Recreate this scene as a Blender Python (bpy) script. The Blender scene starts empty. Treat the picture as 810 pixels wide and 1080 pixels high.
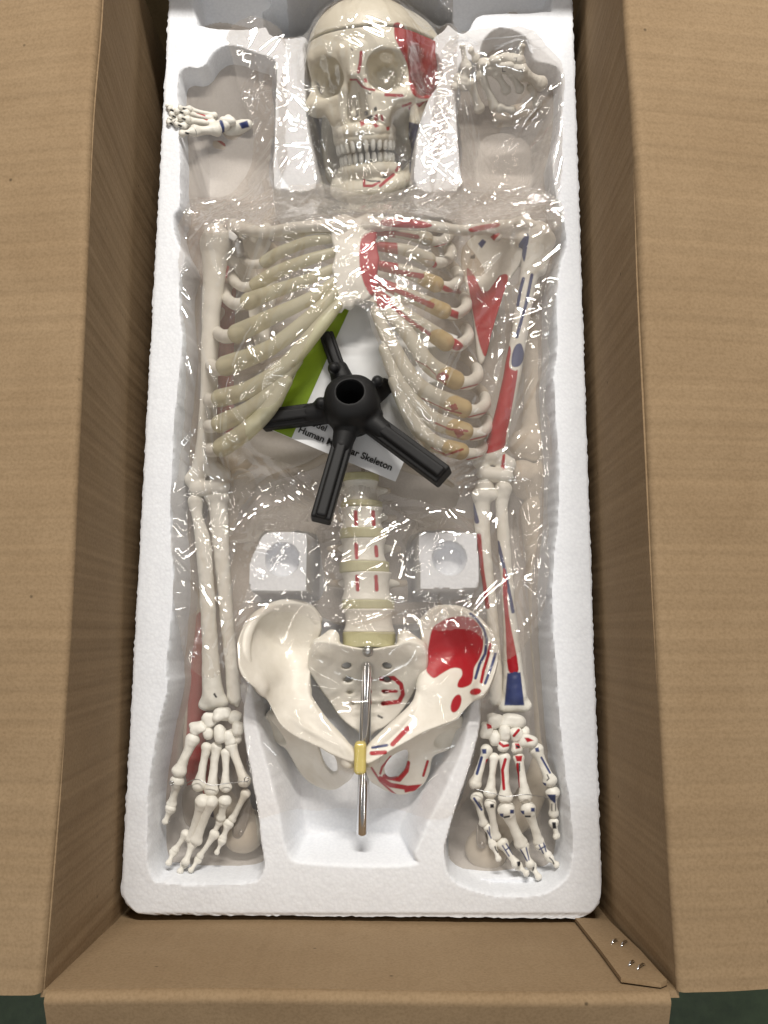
import bpy, math, random
import numpy as np
from mathutils import Vector, Matrix, Euler
from mathutils.bvhtree import BVHTree

random.seed(7)
RNG = np.random.default_rng(7)
S = bpy.context.scene
C = S.collection

# ------------------------------------------------------------------ camera
F_PX, CX, CY = 840.0, 405.0, 540.0          # focal length and centre in photo pixels (810 x 1080)
TILT = math.radians(8.6)
DIST = 0.8187
cam_d = bpy.data.cameras.new('camera')
cam = bpy.data.objects.new('camera', cam_d)
C.objects.link(cam)
cam.location = (0, -math.sin(TILT) * DIST, math.cos(TILT) * DIST)
cam.rotation_euler = (TILT, 0, 0)
cam_d.sensor_fit = 'VERTICAL'
cam_d.sensor_height = 36.0
cam_d.lens = 36.0 * F_PX / 1080.0
cam_d.clip_start = 0.01
cam_d.clip_end = 50
S.camera = cam

# ------------------------------------------------------------------ light
world = bpy.data.worlds.new('World'); S.world = world; world.use_nodes = True
wb = world.node_tree.nodes['Background']
wb.inputs[0].default_value = (1.0, 0.95, 0.9, 1); wb.inputs[1].default_value = 0.20

def area(name, loc, target, sx, sy, power, col):
    d = bpy.data.lights.new(name, 'AREA'); d.shape = 'RECTANGLE'
    d.size = sx; d.size_y = sy; d.energy = power; d.color = col
    o = bpy.data.objects.new(name, d); C.objects.link(o)
    o.location = loc
    o.rotation_euler = (Vector(target) - Vector(loc)).to_track_quat('-Z', 'Y').to_euler()
    return o
# ceiling tubes of the room: one row toward the head end, others further off
area('ceiling_lamp_main', (0.10, 1.80, 1.85), (0, 0.1, 0), 1.10, 0.11, 60, (1.0, 0.95, 0.88))
WARM, COOL = (1.0, 0.94, 0.86), (0.92, 0.96, 1.0)
area('ceiling_lamp_near', (-0.3, -1.7, 2.3), (0, 0, 0), 1.2, 0.10, 7, COOL)
for i, (lx, ly) in enumerate([(1.6, .5), (-1.6, .7), (1.5, 2.0), (-1.4, 2.2), (.9, -.9), (-1.1, -.7)]):
    area('ceiling_lamp_side', (lx, ly, 2.3), (0, 0, 0), 0.03, 1.2, 3.6, WARM)

S.view_settings.view_transform = 'Standard'
S.view_settings.look = 'None'
S.view_settings.exposure = 0.22
S.view_settings.gamma = 1.0
S.cycles.max_bounces = 16
S.cycles.transparent_max_bounces = 32
S.cycles.caustics_reflective = False
S.cycles.use_denoising = True

# ------------------------------------------------------------------ pixel <-> place
CAMLOC = np.array(cam.location); ct, st = math.cos(TILT), math.sin(TILT)
def P(px, py, z):
    """world point seen at photo pixel (px,py) lying at height z"""
    dx = (px - CX) / F_PX; dy = (CY - py) / F_PX
    d = np.array([dx, dy * ct + st, dy * st - ct])
    t = (z - CAMLOC[2]) / d[2]
    return CAMLOC + d * t
def proj(co):
    """(n,3) world points -> (n,2) photo pixels"""
    v = co - CAMLOC
    y = v[:, 1] * ct + v[:, 2] * st
    w = -(-v[:, 1] * st + v[:, 2] * ct)
    return np.stack([CX + F_PX * v[:, 0] / w, CY - F_PX * y / w], 1)
def PPM(z):  # photo pixels per metre near the centre at height z
    return F_PX / (DIST - z)

# ------------------------------------------------------------------ bookkeeping
def tag(o, label=None, cat=None, group=None, kind=None):
    if label: o['label'] = label
    if cat: o['category'] = cat
    if group: o['group'] = group
    if kind: o['kind'] = kind
    return o
def empty(name, loc=(0, 0, 0), parent=None):
    o = bpy.data.objects.new(name, None); C.objects.link(o); o.location = loc
    o.empty_display_size = 0.02
    if parent:
        o.parent = parent
        bpy.context.view_layer.update()
        o.matrix_parent_inverse = parent.matrix_world.inverted()
    return o
def set_parent(o, parent):
    o.parent = parent
    o.matrix_parent_inverse = Matrix.Translation(-Vector(root_loc(parent)))
def root_loc(p):
    v = Vector((0, 0, 0))
    # all transforms here are pure translations kept in world units
    return WORLD_LOC.get(p.name, Vector((0, 0, 0)))
WORLD_LOC = {}
def thing(name, label, cat, loc=(0, 0, 0), group=None):
    o = empty(name, loc); WORLD_LOC[o.name] = Vector(loc)
    return tag(o, label, cat, group)
def subthing(name, parent, loc=None):
    o = bpy.data.objects.new(name, None); C.objects.link(o); o.empty_display_size = 0.01
    set_parent(o, parent); WORLD_LOC[o.name] = Vector((0, 0, 0))
    return o
def mesh_obj(name, V, Fq, mat, parent=None, smooth=True, sharp=None):
    V = np.asarray(V, dtype=np.float32)
    me = bpy.data.meshes.new(name)
    if isinstance(Fq, np.ndarray):
        k = Fq.shape[1]; n = len(Fq)
        me.vertices.add(len(V)); me.vertices.foreach_set('co', V.ravel())
        me.loops.add(n * k); me.loops.foreach_set('vertex_index', Fq.astype(np.int32).ravel())
        me.polygons.add(n); me.polygons.foreach_set('loop_start', np.arange(0, n * k, k, dtype=np.int32))
        me.update(calc_edges=True)
    else:
        me.from_pydata([tuple(map(float, v)) for v in V], [], [tuple(map(int, f)) for f in Fq]); me.update()
    me.validate()
    if smooth: me.polygons.foreach_set('use_smooth', np.ones(len(me.polygons), dtype=bool))
    if smooth and sharp: me.set_sharp_from_angle(angle=math.radians(sharp))
    me.materials.append(mat)
    o = bpy.data.objects.new(name, me); C.objects.link(o)
    if parent: set_parent(o, parent)
    return o

# ------------------------------------------------------------------ materials
def newmat(name):
    m = bpy.data.materials.new(name); m.use_nodes = True
    nt = m.node_tree; b = nt.nodes['Principled BSDF']
    return m, nt, b
def N(nt, t, **kw):
    n = nt.nodes.new(t)
    for k, v in kw.items():
        if k.startswith('i_'):
            key = k[2:]
            key = int(key) if key.isdigit() else key.replace('_', ' ')
            n.inputs[key].default_value = v
        else: setattr(n, k, v)
    return n
def L(nt, a, b): nt.links.new(a, b)
def noise_col(nt, b, c0, c1, scale, detail=6, coord='Object', mapscale=None, out=False):
    tc = N(nt, 'ShaderNodeTexCoord'); src = tc.outputs[coord]
    if mapscale:
        mp = N(nt, 'ShaderNodeMapping'); mp.inputs['Scale'].default_value = mapscale
        L(nt, src, mp.inputs[0]); src = mp.outputs[0]
    n = N(nt, 'ShaderNodeTexNoise', i_Scale=scale, i_Detail=detail, i_Roughness=0.6)
    L(nt, src, n.inputs['Vector'])
    r = N(nt, 'ShaderNodeValToRGB')
    r.color_ramp.elements[0].position = 0.3; r.color_ramp.elements[1].position = 0.7
    r.color_ramp.elements[0].color = (*c0, 1); r.color_ramp.elements[1].color = (*c1, 1)
    L(nt, n.outputs[0], r.inputs[0])
    if not out: L(nt, r.outputs[0], b.inputs['Base Color'])
    return r.outputs[0]
def bump(nt, b, height, strength, dist, prev=None):
    n = N(nt, 'ShaderNodeBump', i_Strength=strength, i_Distance=dist)
    L(nt, height, n.inputs['Height'])
    if prev: L(nt, prev, n.inputs['Normal'])
    L(nt, n.outputs[0], b.inputs['Normal'])
    return n.outputs[0]

def m_cardboard(name, c0, c1, axis, strength):
    m, nt, b = newmat(name)
    col = noise_col(nt, b, c0, c1, 9, 8, out=True)
    tc = N(nt, 'ShaderNodeTexCoord')
    # fluting: bands along one axis, uneven from flute to flute
    mp = N(nt, 'ShaderNodeMapping')
    sc = [.22, .22, .22]; sc[axis] = 120.0
    mp.inputs['Scale'].default_value = sc
    L(nt, tc.outputs['Object'], mp.inputs[0])
    fl = N(nt, 'ShaderNodeTexNoise', i_Scale=1.0, i_Detail=.8, i_Roughness=0.5); L(nt, mp.outputs[0], fl.inputs['Vector'])
    mp2 = N(nt, 'ShaderNodeMapping'); sc2 = [.5, .5, .5]; sc2[axis] = 26.0
    mp2.inputs['Scale'].default_value = sc2; L(nt, tc.outputs['Object'], mp2.inputs[0])
    f2 = N(nt, 'ShaderNodeTexNoise', i_Scale=1.0, i_Detail=2.0); L(nt, mp2.outputs[0], f2.inputs['Vector'])
    # paper fibre
    fi = N(nt, 'ShaderNodeTexNoise', i_Scale=420.0, i_Detail=4.0); L(nt, tc.outputs['Object'], fi.inputs['Vector'])
    mx = N(nt, 'ShaderNodeMixRGB', blend_type='MULTIPLY', i_Fac=0.09); L(nt, col, mx.inputs[1])
    rr = N(nt, 'ShaderNodeValToRGB'); rr.color_ramp.elements[0].position = .32; rr.color_ramp.elements[1].position = .62
    rr.color_ramp.elements[0].color = (.72, .68, .62, 1)
    L(nt, fl.outputs[0], rr.inputs[0]); L(nt, rr.outputs[0], mx.inputs[2])
    mx2 = N(nt, 'ShaderNodeMixRGB', blend_type='MULTIPLY', i_Fac=0.45); L(nt, mx.outputs[0], mx2.inputs[1])
    r3 = N(nt, 'ShaderNodeValToRGB'); r3.color_ramp.elements[0].position = .25; r3.color_ramp.elements[1].position = .6
    r3.color_ramp.elements[0].color = (.6, .57, .5, 1)
    L(nt, fi.outputs[0], r3.inputs[0]); L(nt, r3.outputs[0], mx2.inputs[2])
    L(nt, mx2.outputs[0], b.inputs['Base Color'])
    b.inputs['Roughness'].default_value = 0.85
    b.inputs['Specular IOR Level'].default_value = 0.2
    n1 = bump(nt, b, fl.outputs[0], strength, 0.0020)
    n2 = bump(nt, b, f2.outputs[0], strength, 0.006, n1)
    n3 = bump(nt, b, fi.outputs[0], 0.25, 0.0004, n2)
    dn = N(nt, 'ShaderNodeTexNoise', i_Scale=7.0, i_Detail=4.0, i_Roughness=.55); L(nt, tc.outputs['Object'], dn.inputs['Vector'])
    bump(nt, b, dn.outputs[0], .35, .010, n3)
    sp = N(nt, 'ShaderNodeTexVoronoi', i_Scale=26.0); L(nt, tc.outputs['Object'], sp.inputs['Vector'])   # stray dark fibres
    sr = N(nt, 'ShaderNodeMapRange'); sr.inputs['From Min'].default_value = .02; sr.inputs['From Max'].default_value = .05; L(nt, sp.outputs['Distance'], sr.inputs['Value'])
    sr.inputs['To Min'].default_value = .45; sr.inputs['To Max'].default_value = 1.0
    m3 = N(nt, 'ShaderNodeMixRGB', blend_type='MULTIPLY', i_Fac=1.0); L(nt, mx2.outputs[0], m3.inputs[1]); L(nt, sr.outputs[0], m3.inputs[2]); L(nt, m3.outputs[0], b.inputs['Base Color'])
    return m
CARD_A, CARD_B = (.262, .180, .102), (.305, .216, .127)
M_CARD_Y = m_cardboard('cardboard_flutes_across', CARD_A, CARD_B, 1, .5)
M_CARD_X = m_cardboard('cardboard_flutes_upright', CARD_A, CARD_B, 0, .25)

def m_foam():
    m, nt, b = newmat('foam_beads')
    tc = N(nt, 'ShaderNodeTexCoord')
    v = N(nt, 'ShaderNodeTexVoronoi', i_Scale=330.0); L(nt, tc.outputs['Object'], v.inputs['Vector'])
    v2 = N(nt, 'ShaderNodeTexNoise', i_Scale=25.0, i_Detail=5.0); L(nt, tc.outputs['Object'], v2.inputs['Vector'])
    r = N(nt, 'ShaderNodeValToRGB'); r.color_ramp.elements[0].color = (.84, .865, .905, 1)
    r.color_ramp.elements[1].color = (.77, .795, .84, 1); r.color_ramp.elements[1].position = .9
    L(nt, v.outputs['Distance'], r.inputs[0]); L(nt, r.outputs[0], b.inputs['Base Color'])
    b.inputs['Roughness'].default_value = .7
    b.inputs['Specular IOR Level'].default_value = .25
    n1 = bump(nt, b, v.outputs['Distance'], .22, -.0007)
    bump(nt, b, v2.outputs[0], .2, .0015, n1)
    return m
M_FOAM = m_foam()

def m_bone(name, c0=(.71, .685, .615), c1=(.80, .78, .72), rough=.46, sss=.0):
    m, nt, b = newmat(name)
    base = noise_col(nt, b, c0, c1, 45, 5, out=True)
    at = N(nt, 'ShaderNodeAttribute', attribute_name='paint')
    # alpha channel of the attribute says how much paint covers the bone
    mx = N(nt, 'ShaderNodeMixRGB'); L(nt, at.outputs['Alpha'], mx.inputs[0])
    L(nt, base, mx.inputs[1]); L(nt, at.outputs['Color'], mx.inputs[2])
    L(nt, mx.outputs[0], b.inputs['Base Color'])
    b.inputs['Roughness'].default_value = rough
    b.inputs['Specular IOR Level'].default_value = .4
    tc = N(nt, 'ShaderNodeTexCoord')
    n = N(nt, 'ShaderNodeTexNoise', i_Scale=160.0, i_Detail=6.0, i_Roughness=.6); L(nt, tc.outputs['Object'], n.inputs['Vector'])
    n2 = N(nt, 'ShaderNodeTexNoise', i_Scale=38.0, i_Detail=3.0); L(nt, tc.outputs['Object'], n2.inputs['Vector'])
    k = bump(nt, b, n.outputs[0], .35, .0006)
    bump(nt, b, n2.outputs[0], .6, .003, k)
    return m
M_BONE = m_bone('bone_plastic')
M_SKULL = m_bone('skull_plastic', (.74, .70, .58), (.80, .77, .66), .38)
M_TEETH = m_bone('tooth_plastic', (.78, .79, .74), (.84, .85, .81), .25)

def m_simple(name, col, rough=.5, metal=0., spec=.5, bumps=None, trans=0., c2=None):
    m, nt, b = newmat(name)
    if c2: noise_col(nt, b, col, c2, 60, 4)
    else: b.inputs['Base Color'].default_value = (*col, 1)
    b.inputs['Roughness'].default_value = rough; b.inputs['Metallic'].default_value = metal
    b.inputs['Specular IOR Level'].default_value = spec
    if trans: b.inputs['Transmission Weight'].default_value = trans
    if bumps:
        tc = N(nt, 'ShaderNodeTexCoord'); n = N(nt, 'ShaderNodeTexNoise', i_Scale=bumps[0], i_Detail=4.0)
        L(nt, tc.outputs['Object'], n.inputs['Vector']); bump(nt, b, n.outputs[0], bumps[1], bumps[2])
    return m
def translucent(m, amount):
    nt = m.node_tree; b = nt.nodes['Principled BSDF']; out = nt.nodes['Material Output']
    t = N(nt, 'ShaderNodeBsdfTransparent'); t.inputs[0].default_value = (.9, .88, .75, 1)
    x = N(nt, 'ShaderNodeMixShader'); x.inputs[0].default_value = amount
    L(nt, b.outputs[0], x.inputs[1]); L(nt, t.outputs[0], x.inputs[2]); L(nt, x.outputs[0], out.inputs[0]); return m
M_CART = translucent(m_simple('cartilage_silicone', (.63, .60, .42), .30, bumps=(60, .3, .001), c2=(.71, .68, .51)), .40)
M_CARTB = m_simple('cartilage_pale', (.60, .55, .42), .35, bumps=(60, .3, .001), c2=(.68, .62, .48))
M_DISC = m_simple('disc_silicone', (.44, .42, .24), .4, bumps=(90, .3, .001), c2=(.52, .50, .31))
M_SYMPH = m_simple('symphysis_silicone', (.60, .50, .14), .4, c2=(.68, .58, .20))
M_BLACK = m_simple('black_plastic', (.006, .006, .0065), .58, spec=.28, bumps=(500, .25, .0004), c2=(.009, .009, .0095))
M_HOLE = m_simple('black_tube_inside', (.006, .006, .006), .6)
M_CHROME = m_simple('chromed_steel', (.72, .72, .73), .12, metal=1.)
M_STEEL = m_simple('zinc_steel', (.42, .43, .44), .32, metal=1., bumps=(200, .2, .0005))
M_WIRE = m_simple('steel_wire', (.5, .5, .5), .3, metal=1.)
M_GREEN = m_simple('printed_green', (.20, .30, .012), .3, c2=(.17, .26, .012))
M_PAPER = m_simple('coated_paper', (.66, .67, .68), .3, bumps=(20, .3, .002), c2=(.70, .71, .72))
M_INK = m_simple('black_ink', (.01, .01, .01), .5)
M_FLOOR = m_simple('green_floor', (.022, .042, .018), .5, bumps=(30, .3, .004), c2=(.040, .068, .030))

def m_film(name, milky, rough=.10, fac=.10, crink=1.0, tint=(.978, .962, .946), milk=(.84, .79, .745)):
    m, nt, b = newmat(name); nt.nodes.remove(b)
    out = nt.nodes['Material Output']
    tr = N(nt, 'ShaderNodeBsdfTransparent'); tr.inputs[0].default_value = (*tint, 1)
    gl = N(nt, 'ShaderNodeBsdfGlossy', i_Roughness=rough); gl.inputs[0].default_value = (1, 1, 1, 1)
    df = N(nt, 'ShaderNodeBsdfDiffuse'); df.inputs[0].default_value = (*milk, 1)
    lw = N(nt, 'ShaderNodeLayerWeight', i_Blend=.5)
    pw = N(nt, 'ShaderNodeMath', operation='POWER'); L(nt, lw.outputs['Facing'], pw.inputs[0]); pw.inputs[1].default_value = 4.0
    mul = N(nt, 'ShaderNodeMath', operation='MULTIPLY_ADD'); mul.inputs[1].default_value = .85; mul.inputs[2].default_value = fac
    L(nt, pw.outputs[0], mul.inputs[0])
    cl = N(nt, 'ShaderNodeClamp'); L(nt, mul.outputs[0], cl.inputs[0]); cl.inputs[2].default_value = .8
    tc = N(nt, 'ShaderNodeTexCoord')
    # fine creases: stretched ridged noise
    hs = []
    for k, (rot, sc, s) in enumerate([(20, (22, 2.2, 8), .45), (-35, (26, 2.6, 8), .4), (80, (7, 7, 7), .35)]):
        mp = N(nt, 'ShaderNodeMapping'); mp.inputs['Rotation'].default_value = (0, 0, math.radians(rot)); mp.inputs['Scale'].default_value = sc
        L(nt, tc.outputs['Object'], mp.inputs[0])
        n = N(nt, 'ShaderNodeTexNoise', i_Scale=1.0, i_Detail=0.0, i_Distortion=.4); L(nt, mp.outputs[0], n.inputs['Vector'])
        a = N(nt, 'ShaderNodeMath', operation='SUBTRACT'); a.inputs[1].default_value = .5; L(nt, n.outputs[0], a.inputs[0])
        a2 = N(nt, 'ShaderNodeMath', operation='ABSOLUTE'); L(nt, a.outputs[0], a2.inputs[0])
        a3 = N(nt, 'ShaderNodeMath', operation='MULTIPLY'); a3.inputs[1].default_value = s; L(nt, a2.outputs[0], a3.inputs[0])
        hs.append(a3.outputs[0])
    s1 = N(nt, 'ShaderNodeMath', operation='ADD'); L(nt, hs[0], s1.inputs[0]); L(nt, hs[1], s1.inputs[1])
    s2 = N(nt, 'ShaderNodeMath', operation='ADD'); L(nt, s1.outputs[0], s2.inputs[0]); L(nt, hs[2], s2.inputs[1])
    # crumpled facets, only in patches
    wn = N(nt, 'ShaderNodeTexNoise', i_Scale=14.0, i_Detail=2.0); L(nt, tc.outputs['Object'], wn.inputs['Vector'])
    wm = N(nt, 'ShaderNodeMixRGB', i_Fac=.06); L(nt, tc.outputs['Object'], wm.inputs[1]); L(nt, wn.outputs['Color'], wm.inputs[2])
    vo = N(nt, 'ShaderNodeTexVoronoi', i_Scale=70.0); L(nt, wm.outputs[0], vo.inputs['Vector'])
    mk = N(nt, 'ShaderNodeTexNoise', i_Scale=9.0, i_Detail=1.0); L(nt, tc.outputs['Object'], mk.inputs['Vector'])
    mr = N(nt, 'ShaderNodeMapRange'); mr.inputs['From Min'].default_value = .46; mr.inputs['From Max'].default_value = .66; L(nt, mk.outputs[0], mr.inputs['Value'])
    vm = N(nt, 'ShaderNodeMath', operation='MULTIPLY'); L(nt, vo.outputs['Distance'], vm.inputs[0]); L(nt, mr.outputs[0], vm.inputs[1])
    vs_ = N(nt, 'ShaderNodeMath', operation='MULTIPLY_ADD'); L(nt, vm.outputs[0], vs_.inputs[0]); vs_.inputs[1].default_value = .0; L(nt, s2.outputs[0], vs_.inputs[2])
    bp = N(nt, 'ShaderNodeBump', i_Strength=1.0, i_Distance=.004 * crink); L(nt, vs_.outputs[0], bp.inputs['Height'])
    L(nt, bp.outputs[0], gl.inputs['Normal'])
    m1 = N(nt, 'ShaderNodeMixShader'); m1.inputs[0].default_value = milky
    L(nt, tr.outputs[0], m1.inputs[1]); L(nt, df.outputs[0], m1.inputs[2])
    m2 = N(nt, 'ShaderNodeMixShader'); L(nt, cl.outputs[0], m2.inputs[0])
    L(nt, m1.outputs[0], m2.inputs[1]); L(nt, gl.outputs[0], m2.inputs[2])
    L(nt, m2.outputs[0], out.inputs[0])
    return m
M_FILM = m_film('clear_film', .09, .045, .15)
M_FILM3 = m_film('dull_film', .28, .06, .09, .6, (.93, .895, .855))
M_FILM2 = m_film('clear_film_smooth', .08, .035, .17, .6)
# ------------------------------------------------------------------ 2-D helpers
def poly_sdf(pts, X, Y):
    """signed distance to a polygon (negative inside)"""
    pts = np.asarray(pts, dtype=np.float64)[:, :2]
    d = np.full(X.shape, 1e9); s = np.ones(X.shape)
    n = len(pts)
    for i in range(n):
        ax, ay = pts[i]; bx, by = pts[i - 1]
        ex, ey = bx - ax, by - ay
        wx, wy = X - ax, Y - ay
        t = np.clip((wx * ex + wy * ey) / (ex * ex + ey * ey + 1e-18), 0, 1)
        qx, qy = wx - ex * t, wy - ey * t
        d = np.minimum(d, qx * qx + qy * qy)
        c1 = Y >= ay; c2 = Y < by; c3 = ex * wy > ey * wx
        flip = (c1 & c2 & c3) | (~c1 & ~c2 & ~c3)
        s = np.where(flip, -s, s)
    return s * np.sqrt(d)
def spline(pts, n=8, closed=False):
    """Catmull-Rom through points of any dimension"""
    p = np.asarray(pts, dtype=float); out = []
    m = len(p); rng = range(m) if closed else range(m - 1)
    for i in rng:
        p0 = p[(i - 1) % m] if closed or i > 0 else 2 * p[0] - p[1]
        p1 = p[i]; p2 = p[(i + 1) % m]
        p3 = p[(i + 2) % m] if closed or i + 2 < m else 2 * p[-1] - p[-2]
        for k in range(n):
            t = k / n
            out.append(.5 * ((2 * p1) + (-p0 + p2) * t + (2 * p0 - 5 * p1 + 4 * p2 - p3) * t * t + (-p0 + 3 * p1 - 3 * p2 + p3) * t ** 3))
    if not closed: out.append(p[-1])
    return np.array(out)
def blur2(A, r):
    """box blur twice, radius r cells"""
    for _ in range(2):
        for ax in (0, 1):
            B = np.pad(A, [(r, r) if a == ax else (0, 0) for a in (0, 1)], mode='edge')
            cs = np.cumsum(B, axis=ax)
            cs = np.concatenate([np.zeros_like(np.take(cs, [0], axis=ax)), cs], axis=ax)
            n = A.shape[ax]
            hi = np.take(cs, np.arange(2 * r + 1, 2 * r + 1 + n), axis=ax); lo = np.take(cs, np.arange(0, n), axis=ax)
            A = (hi - lo) / (2 * r + 1)
    return A
def vnoise(X, Y, scale, seed):
    """smooth value noise, -1..1"""
    rng = np.random.default_rng(seed); T = rng.uniform(-1, 1, (256, 256))
    x = X * scale + 31.7; y = Y * scale + 17.3
    i = np.floor(x).astype(int); j = np.floor(y).astype(int); u = x - i; v = y - j
    u = u * u * (3 - 2 * u); v = v * v * (3 - 2 * v)
    g = lambda a, b: T[a % 256, b % 256]
    return (g(i, j) * (1 - u) + g(i + 1, j) * u) * (1 - v) + (g(i, j + 1) * (1 - u) + g(i + 1, j + 1) * u) * v
def grid_faces(nu, nv, flip=False):
    a = (np.arange(nu - 1)[:, None] * nv + np.arange(nv - 1)[None, :]).ravel()
    q = np.stack([a, a + nv, a + nv + 1, a + 1], 1)
    return q[:, ::-1] if flip else q
def slab(name, fn, nu, nv, thick, mat, parent=None, sharp=40):
    """closed slab: fn(u,v)->point on the visible side, thickness goes against the normal"""
    us = np.linspace(0, 1, nu); vs = np.linspace(0, 1, nv)
    A = np.array([[fn(u, v) for v in vs] for u in us])
    du = np.gradient(A, axis=0); dv = np.gradient(A, axis=1)
    nrm = np.cross(du, dv); nrm /= np.linalg.norm(nrm, axis=2, keepdims=True) + 1e-12
    B = A - nrm * thick
    V = np.concatenate([A.reshape(-1, 3), B.reshape(-1, 3)])
    n = nu * nv
    F = [grid_faces(nu, nv), grid_faces(nu, nv, True) + n]
    idx = np.arange(n).reshape(nu, nv)
    def strip(l, rev):
        a, b = l[:-1], l[1:]
        q = np.stack([a, a + n, b + n, b], 1)
        return q[:, ::-1] if rev else q
    F += [strip(idx[0, :], True), strip(idx[-1, :], False), strip(idx[:, 0], False), strip(idx[:, -1], True)]
    return mesh_obj(name, V, np.concatenate(F), mat, parent, True, sharp)

# ------------------------------------------------------------------ floor
mesh_obj('floor', [(-4, -4, -.31), (4, -4, -.31), (4, 4, -.31), (-4, 4, -.31)], [(0, 1, 2, 3)], M_FLOOR, smooth=False)['kind'] = 'structure'

# ------------------------------------------------------------------ cardboard box
ZT = .165          # height of the box rim above the face of the foam tray
ZB = -.24          # bottom of the box
box = thing('cardboard_box', 'open brown corrugated cardboard box with its flaps folded outwards', 'cardboard box', (0, 0, ZB - .005))
def rim(pts): return np.array([P(x, y, ZT) for x, y in pts])
# rim lines read along the box
rimL = spline(rim([(112, -160), (108, 0), (98, 130), (92, 300), (84, 480), (76, 660), (66, 800), (56, 920), (46, 1044)]), 6)
rimR = spline(rim([(654, -160), (656, 0), (663, 100), (669, 200), (673, 300), (680, 440), (688, 620), (696, 780), (703, 900), (713, 1044)]), 6)
def along(line, t):
    f = t * (len(line) - 1); i = min(int(f), len(line) - 2)
    return line[i] * (1 - (f - i)) + line[i + 1] * (f - i)
LB0, LB1 = P(152, -150, 0) , P(121, 968, 0)
RB0, RB1 = P(611, -150, 0), P(645, 975, 0)
YF = P(380, 974, 0)[1]
def wall_left(u, v):
    a = along(rimL, u).copy(); yb = a[1]
    t = (yb - LB0[1]) / (LB1[1] - LB0[1]); bx = LB0[0] + (LB1[0] - LB0[0]) * t
    z = ZT + (ZB - ZT) * v
    x = a[0] + (bx - a[0]) * min(1., v * (ZT - ZB) / ZT) ** 1.0
    x += .0012 * math.sin(9 * u + 3 * v) * (1 - v)
    return np.array([x, yb + (YF - .006 - rimL[-1][1]) * u ** 6 * min(1., v * (ZT - ZB) / ZT), z])
def wall_right(u, v):
    a = along(rimR, u).copy(); yb = a[1]
    t = (yb - RB0[1]) / (RB1[1] - RB0[1]); bx = RB0[0] + (RB1[0] - RB0[0]) * t
    z = ZT + (ZB - ZT) * v
    x = a[0] + (bx - a[0]) * min(1., v * (ZT - ZB) / ZT)
    x += .0015 * math.sin(7 * u + 2.2 * v + 1) * (1 - v)
    return np.array([x, yb + (YF - .006 - rimR[-1][1]) * u ** 6 * min(1., v * (ZT - ZB) / ZT), z])
slab('side_wall', wall_left, 70, 26, .005, M_CARD_Y, box)
slab('side_wall', lambda u, v: wall_right(1 - u, v), 70, 26, .005, M_CARD_Y, box)
yE = rimL[-1][1]
def wall_foot(u, v):
    x0 = rimL[-1][0] - .002; x1 = rimR[-1][0] + .002
    yb = P(380, 974, 0)[1]
    z = ZT + (ZB - ZT) * v
    y = yE + (yb - yE) * min(1., v * (ZT - ZB) / ZT)
    return np.array([x0 + (x1 - x0) * u, y + .0012 * math.sin(u * 6.) , z])
slab('end_wall', wall_foot, 40, 26, .005, M_CARD_X, box)
yH = P(390, -72, 0)[1]
def wall_head(u, v):
    x0 = rimL[0][0] - .05; x1 = rimR[0][0] + .05
    return np.array([x1 + (x0 - x1) * u, yH + .004, ZT + (ZB - ZT) * v])
slab('end_wall', wall_head, 30, 20, .005, M_CARD_X, box)
mesh_obj('bottom_panel', [(-.33, -.52, ZB), (.33, -.52, ZB), (.33, .75, ZB), (-.33, .75, ZB),
                          (-.33, -.52, ZB - .005), (.33, -.52, ZB - .005), (.33, .75, ZB - .005), (-.33, .75, ZB - .005)],
         [(0, 1, 2, 3), (7, 6, 5, 4), (0, 4, 5, 1), (1, 5, 6, 2), (2, 6, 7, 3), (3, 7, 4, 0)], M_CARD_X, box, smooth=False)
def fold(a, s, side, droop, wid):
    """profile of a flap from its crease: s = 0..1 outwards"""
    d = s ** 1.9 * wid; r = .006
    if d < r * 1.57:
        th = d / r; ho = r * (1 - math.cos(th)); ve = -r * 0 + r * math.sin(th) - r
        return ho, ve + r
    e = d - r * 1.57
    return r + e * math.cos(droop), r + .0 - e * math.sin(droop)
def flap_left(u, v):
    a = along(rimL, u)
    ho, ve = fold(a, v, -1, math.radians(9), .26)
    yy = a[1]
    if u > .93: yy = a[1] - .0035 * v * 2
    w = .003 * float(vnoise(np.array([u * 1.0]), np.array([v]), 4, 3)[0]) * min(1, v * 6)
    return np.array([a[0] - ho, yy, ZT + ve - .0 + w])
def flap_right(u, v):
    a = along(rimR, u)
    ho, ve = fold(a, v, 1, math.radians(7), .26)
    w = .003 * float(vnoise(np.array([u * 1.0]), np.array([v]), 4, 5)[0]) * min(1, v * 6)
    return np.array([a[0] + ho, a[1], ZT + ve + w])
slab('flap', lambda u, v: flap_left(1 - u, v), 80, 40, .005, M_CARD_Y, box)
slab('flap', lambda u, v: flap_right(u, v), 80, 40, .005, M_CARD_Y, box)
def flap_foot(u, v):
    x0 = rimL[-1][0] + .003; x1 = rimR[-1][0] - .006
    ho, ve = fold(None, v, 1, math.radians(24), .2)
    return np.array([x0 + (x1 - x0) * u, yE - ho - .0005 + .0012 * math.sin(u * 6.), ZT + ve])
slab('flap', lambda u, v: flap_foot(1 - u, v), 50, 40, .005, M_CARD_X, box)
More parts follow.
